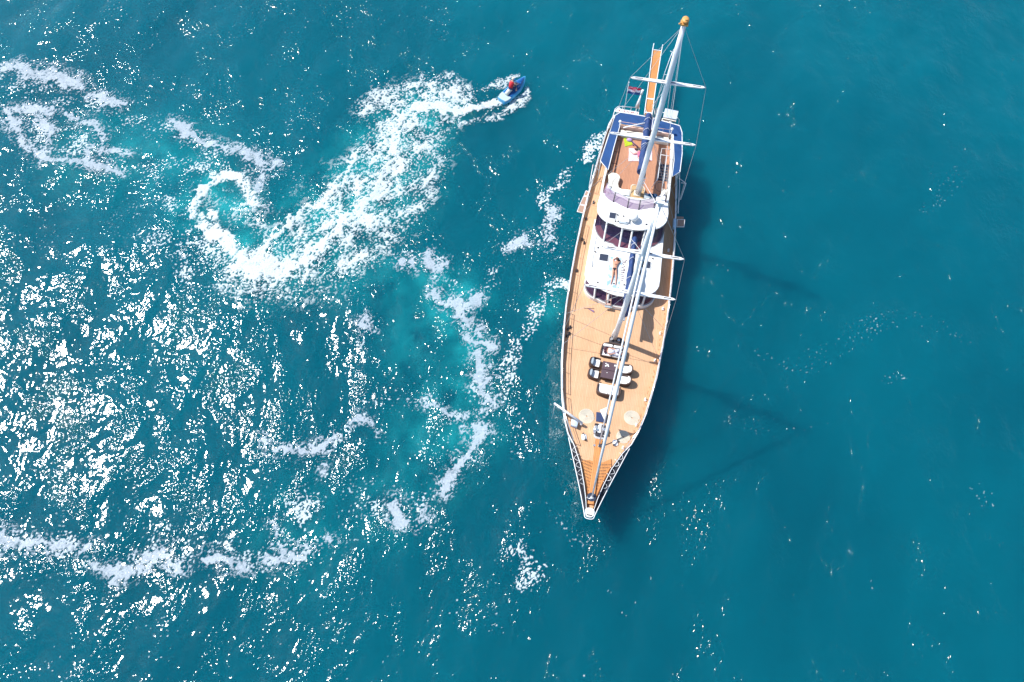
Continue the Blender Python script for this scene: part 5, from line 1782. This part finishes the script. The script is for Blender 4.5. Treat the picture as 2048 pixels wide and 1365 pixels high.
# ================================================================== jet ski and rider
K0 = P(1026, 181, 0)
nose_w, tail_w = P(1052, 156, .4), P(1001, 203, .3)
kd = Vector((nose_w.x - tail_w.x, nose_w.y - tail_w.y, 0))
KL = kd.length
KR = math.atan2(kd.y, kd.x)
ski = bpy.data.objects.new('jet_ski', None)
COL.objects.link(ski)
ski.location = ((nose_w.x + tail_w.x) / 2, (nose_w.y + tail_w.y) / 2, .02)
ski.rotation_euler = (0, 0, KR)
tag(ski, 'blue and white jet ski turning with foam along its sides', 'jet ski')
M_kb = mat('blue_hull_plastic', (.01, .11, .36), rough=.25, coat=.5, noise=.15, nscale=4)
M_kl = mat('light_blue_trim', (.04, .30, .56), rough=.3, coat=.4)
M_kw = mat('pale_deck_plastic', (.42, .52, .54), rough=.4, noise=.08, nscale=6)
s = KL / 3.3
HBK = [(-1.55, .36), (-1.45, .50), (-1.1, .56), (-.4, .58), (.3, .55), (.8, .44), (1.2, .28), (1.45, .12), (1.55, .03)]
kx = [a for a, _ in HBK]
def kring(x):
    h = interp(HBK, x) * s
    rise = interp([(-1.55, 0), (.3, .02), (1.55, .30)], x)
    return [(x * s, -h * .55, -.15 + rise * .5), (x * s, -h, .16 + rise), (x * s, -h * .96, .30 + rise), (x * s, -h * .75, .36 + rise), (x * s, 0, .38 + rise), (x * s, h * .75, .36 + rise), (x * s, h * .96, .30 + rise), (x * s, h, .16 + rise), (x * s, h * .55, -.15 + rise * .5)]
m = MB()
rr = [kring(x) for x in kx]
for a, b in zip(rr, rr[1:]):
    m.strip(a, b, True)
m.add(rr[0], [tuple(range(9))])
m.build('hull', M_kl, ski)
# pale boarding deck aft, blue foot wells, raised hood
m = MB().prism([(x * s, sg * interp(HBK, x) * s * .9) for sg, xs in ((-1, (-1.5, -1.2, -.85)), (1, (-.85, -1.2, -1.5))) for x in xs], .36, .42, .02)
m.build('boarding_deck', M_kw, ski)
m = MB().prism([(-.85, -.46), (.5, -.42), (.95, -.26), (.95, .26), (.5, .42), (-.85, .46)], .37, .43, .02)
m.build('foot_well', M_kb, ski)
m = MB()
hood = [(.25, .30, .74), (.45, .34, .78), (.8, .30, .78), (1.15, .20, .74), (1.45, .06, .68)]
R_ = [[(x * s, -w, .44 + .12 * x), (x * s, -w * .7, z - .06), (x * s, 0, z), (x * s, w * .7, z - .06), (x * s, w, .44 + .12 * x)] for x, w, z in hood]
for a, b in zip(R_, R_[1:]):
    m.strip(a, b, True)
m.add(R_[0], [(0, 1, 2, 3, 4)])
m.build('hood', M_kb, ski)
m = MB().tube([(-.95 * s, 0, .50), (-.5, 0, .66), (.0, 0, .66), (.28, 0, .64)], [.17, .19, .16, .14], 10)
m.build('seat', mat('cream_navy_seat', (.60, .60, .56), rough=.6), ski)
MB().prism([(.05, -.15), (.36, -.17), (.36, .17), (.05, .15)], .70, .84, .03).build('dash', M_dark, ski)
hbk = MB().tube([(.30, -.40, .98), (.36, -.2, .94), (.34, 0, .90), (.36, .2, .94), (.30, .40, .98)], .022, 6).tube([(.34, 0, .9), (.5, 0, .76)], .03, 6).build('handlebar', M_dark, ski)
for sg in (-1, 1):
    MB().tube([(.31, sg * .28, .965), (.29, sg * .42, .985)], .032, 6).build('grip', M_black, hbk)
    MB().box((.55, sg * .33, .86), (.12, .14, .1)).build('mirror', M_kb, ski)
# rider
rd_ = bpy.data.objects.new('person', None)
COL.objects.link(rd_)
rd_.location = ski.location + Vector((0, 0, .64))
rd_.rotation_euler = (0, 0, KR)
tag(rd_, 'jet ski rider in a red life vest and pale cap leaning over the handlebar', 'person')
J = dict(pelvis=(-.42, 0, .16, (.15, .14)), waist=(-.33, .0, .36, (.13, .11)), chest=(-.18, .02, .58, (.17, .13)), neck=(-.06, .03, .78, .06), skull=(.02, .05, .90, .10), crown=(.05, .05, .99, .08),
         hip_l=(-.34, .13, .14, .10), knee_l=(.04, .34, .10, .07), ankle_l=(-.10, .36, -.18, .045), toe_l=(.10, .37, -.20, .04),
         hip_r=(-.34, -.13, .14, .10), knee_r=(.04, -.34, .10, .07), ankle_r=(-.10, -.36, -.18, .045), toe_r=(.10, -.37, -.20, .04),
         shoulder_l=(-.12, .22, .62, .065), elbow_l=(.04, .34, .42, .045), wrist_l=(.24, .34, .36, .03),
         shoulder_r=(-.12, -.18, .62, .065), elbow_r=(.04, -.34, .42, .045), wrist_r=(.24, -.34, .36, .03))
jj, ee = figure(J)
body('body', jj, ee, rd_, MATS['fair_skin'])
MB().tube([(-.38, 0, .24), (-.30, 0, .40), (-.17, .02, .58), (-.09, .02, .68)], [.19, .20, .235, .17], 12).build('life_vest', mat('red_life_vest', (.62, .02, .035), rough=.7, noise=.2, nscale=8), rd_)
MB().tube([(-.44, 0, .10), (-.36, 0, .22)], [.20, .19], 10).tube([(-.34, .13, .14), (.0, .32, .12)], [.125, .10], 8).tube([(-.34, -.13, .14), (.0, -.32, .12)], [.125, .10], 8).build('swim_shorts', mat('navy_shorts', (.02, .04, .12), rough=.8), rd_)
MB().ball((.03, .05, .93), (.14, .135, .13), 12, 7, 0.0).box((.15, .05, .94), (.14, .16, .02)).build('cap', M_cream, rd_)
face(rd_, (.02, .05, .90), .10, (1, 0, -.4), (.3, 0, 1))
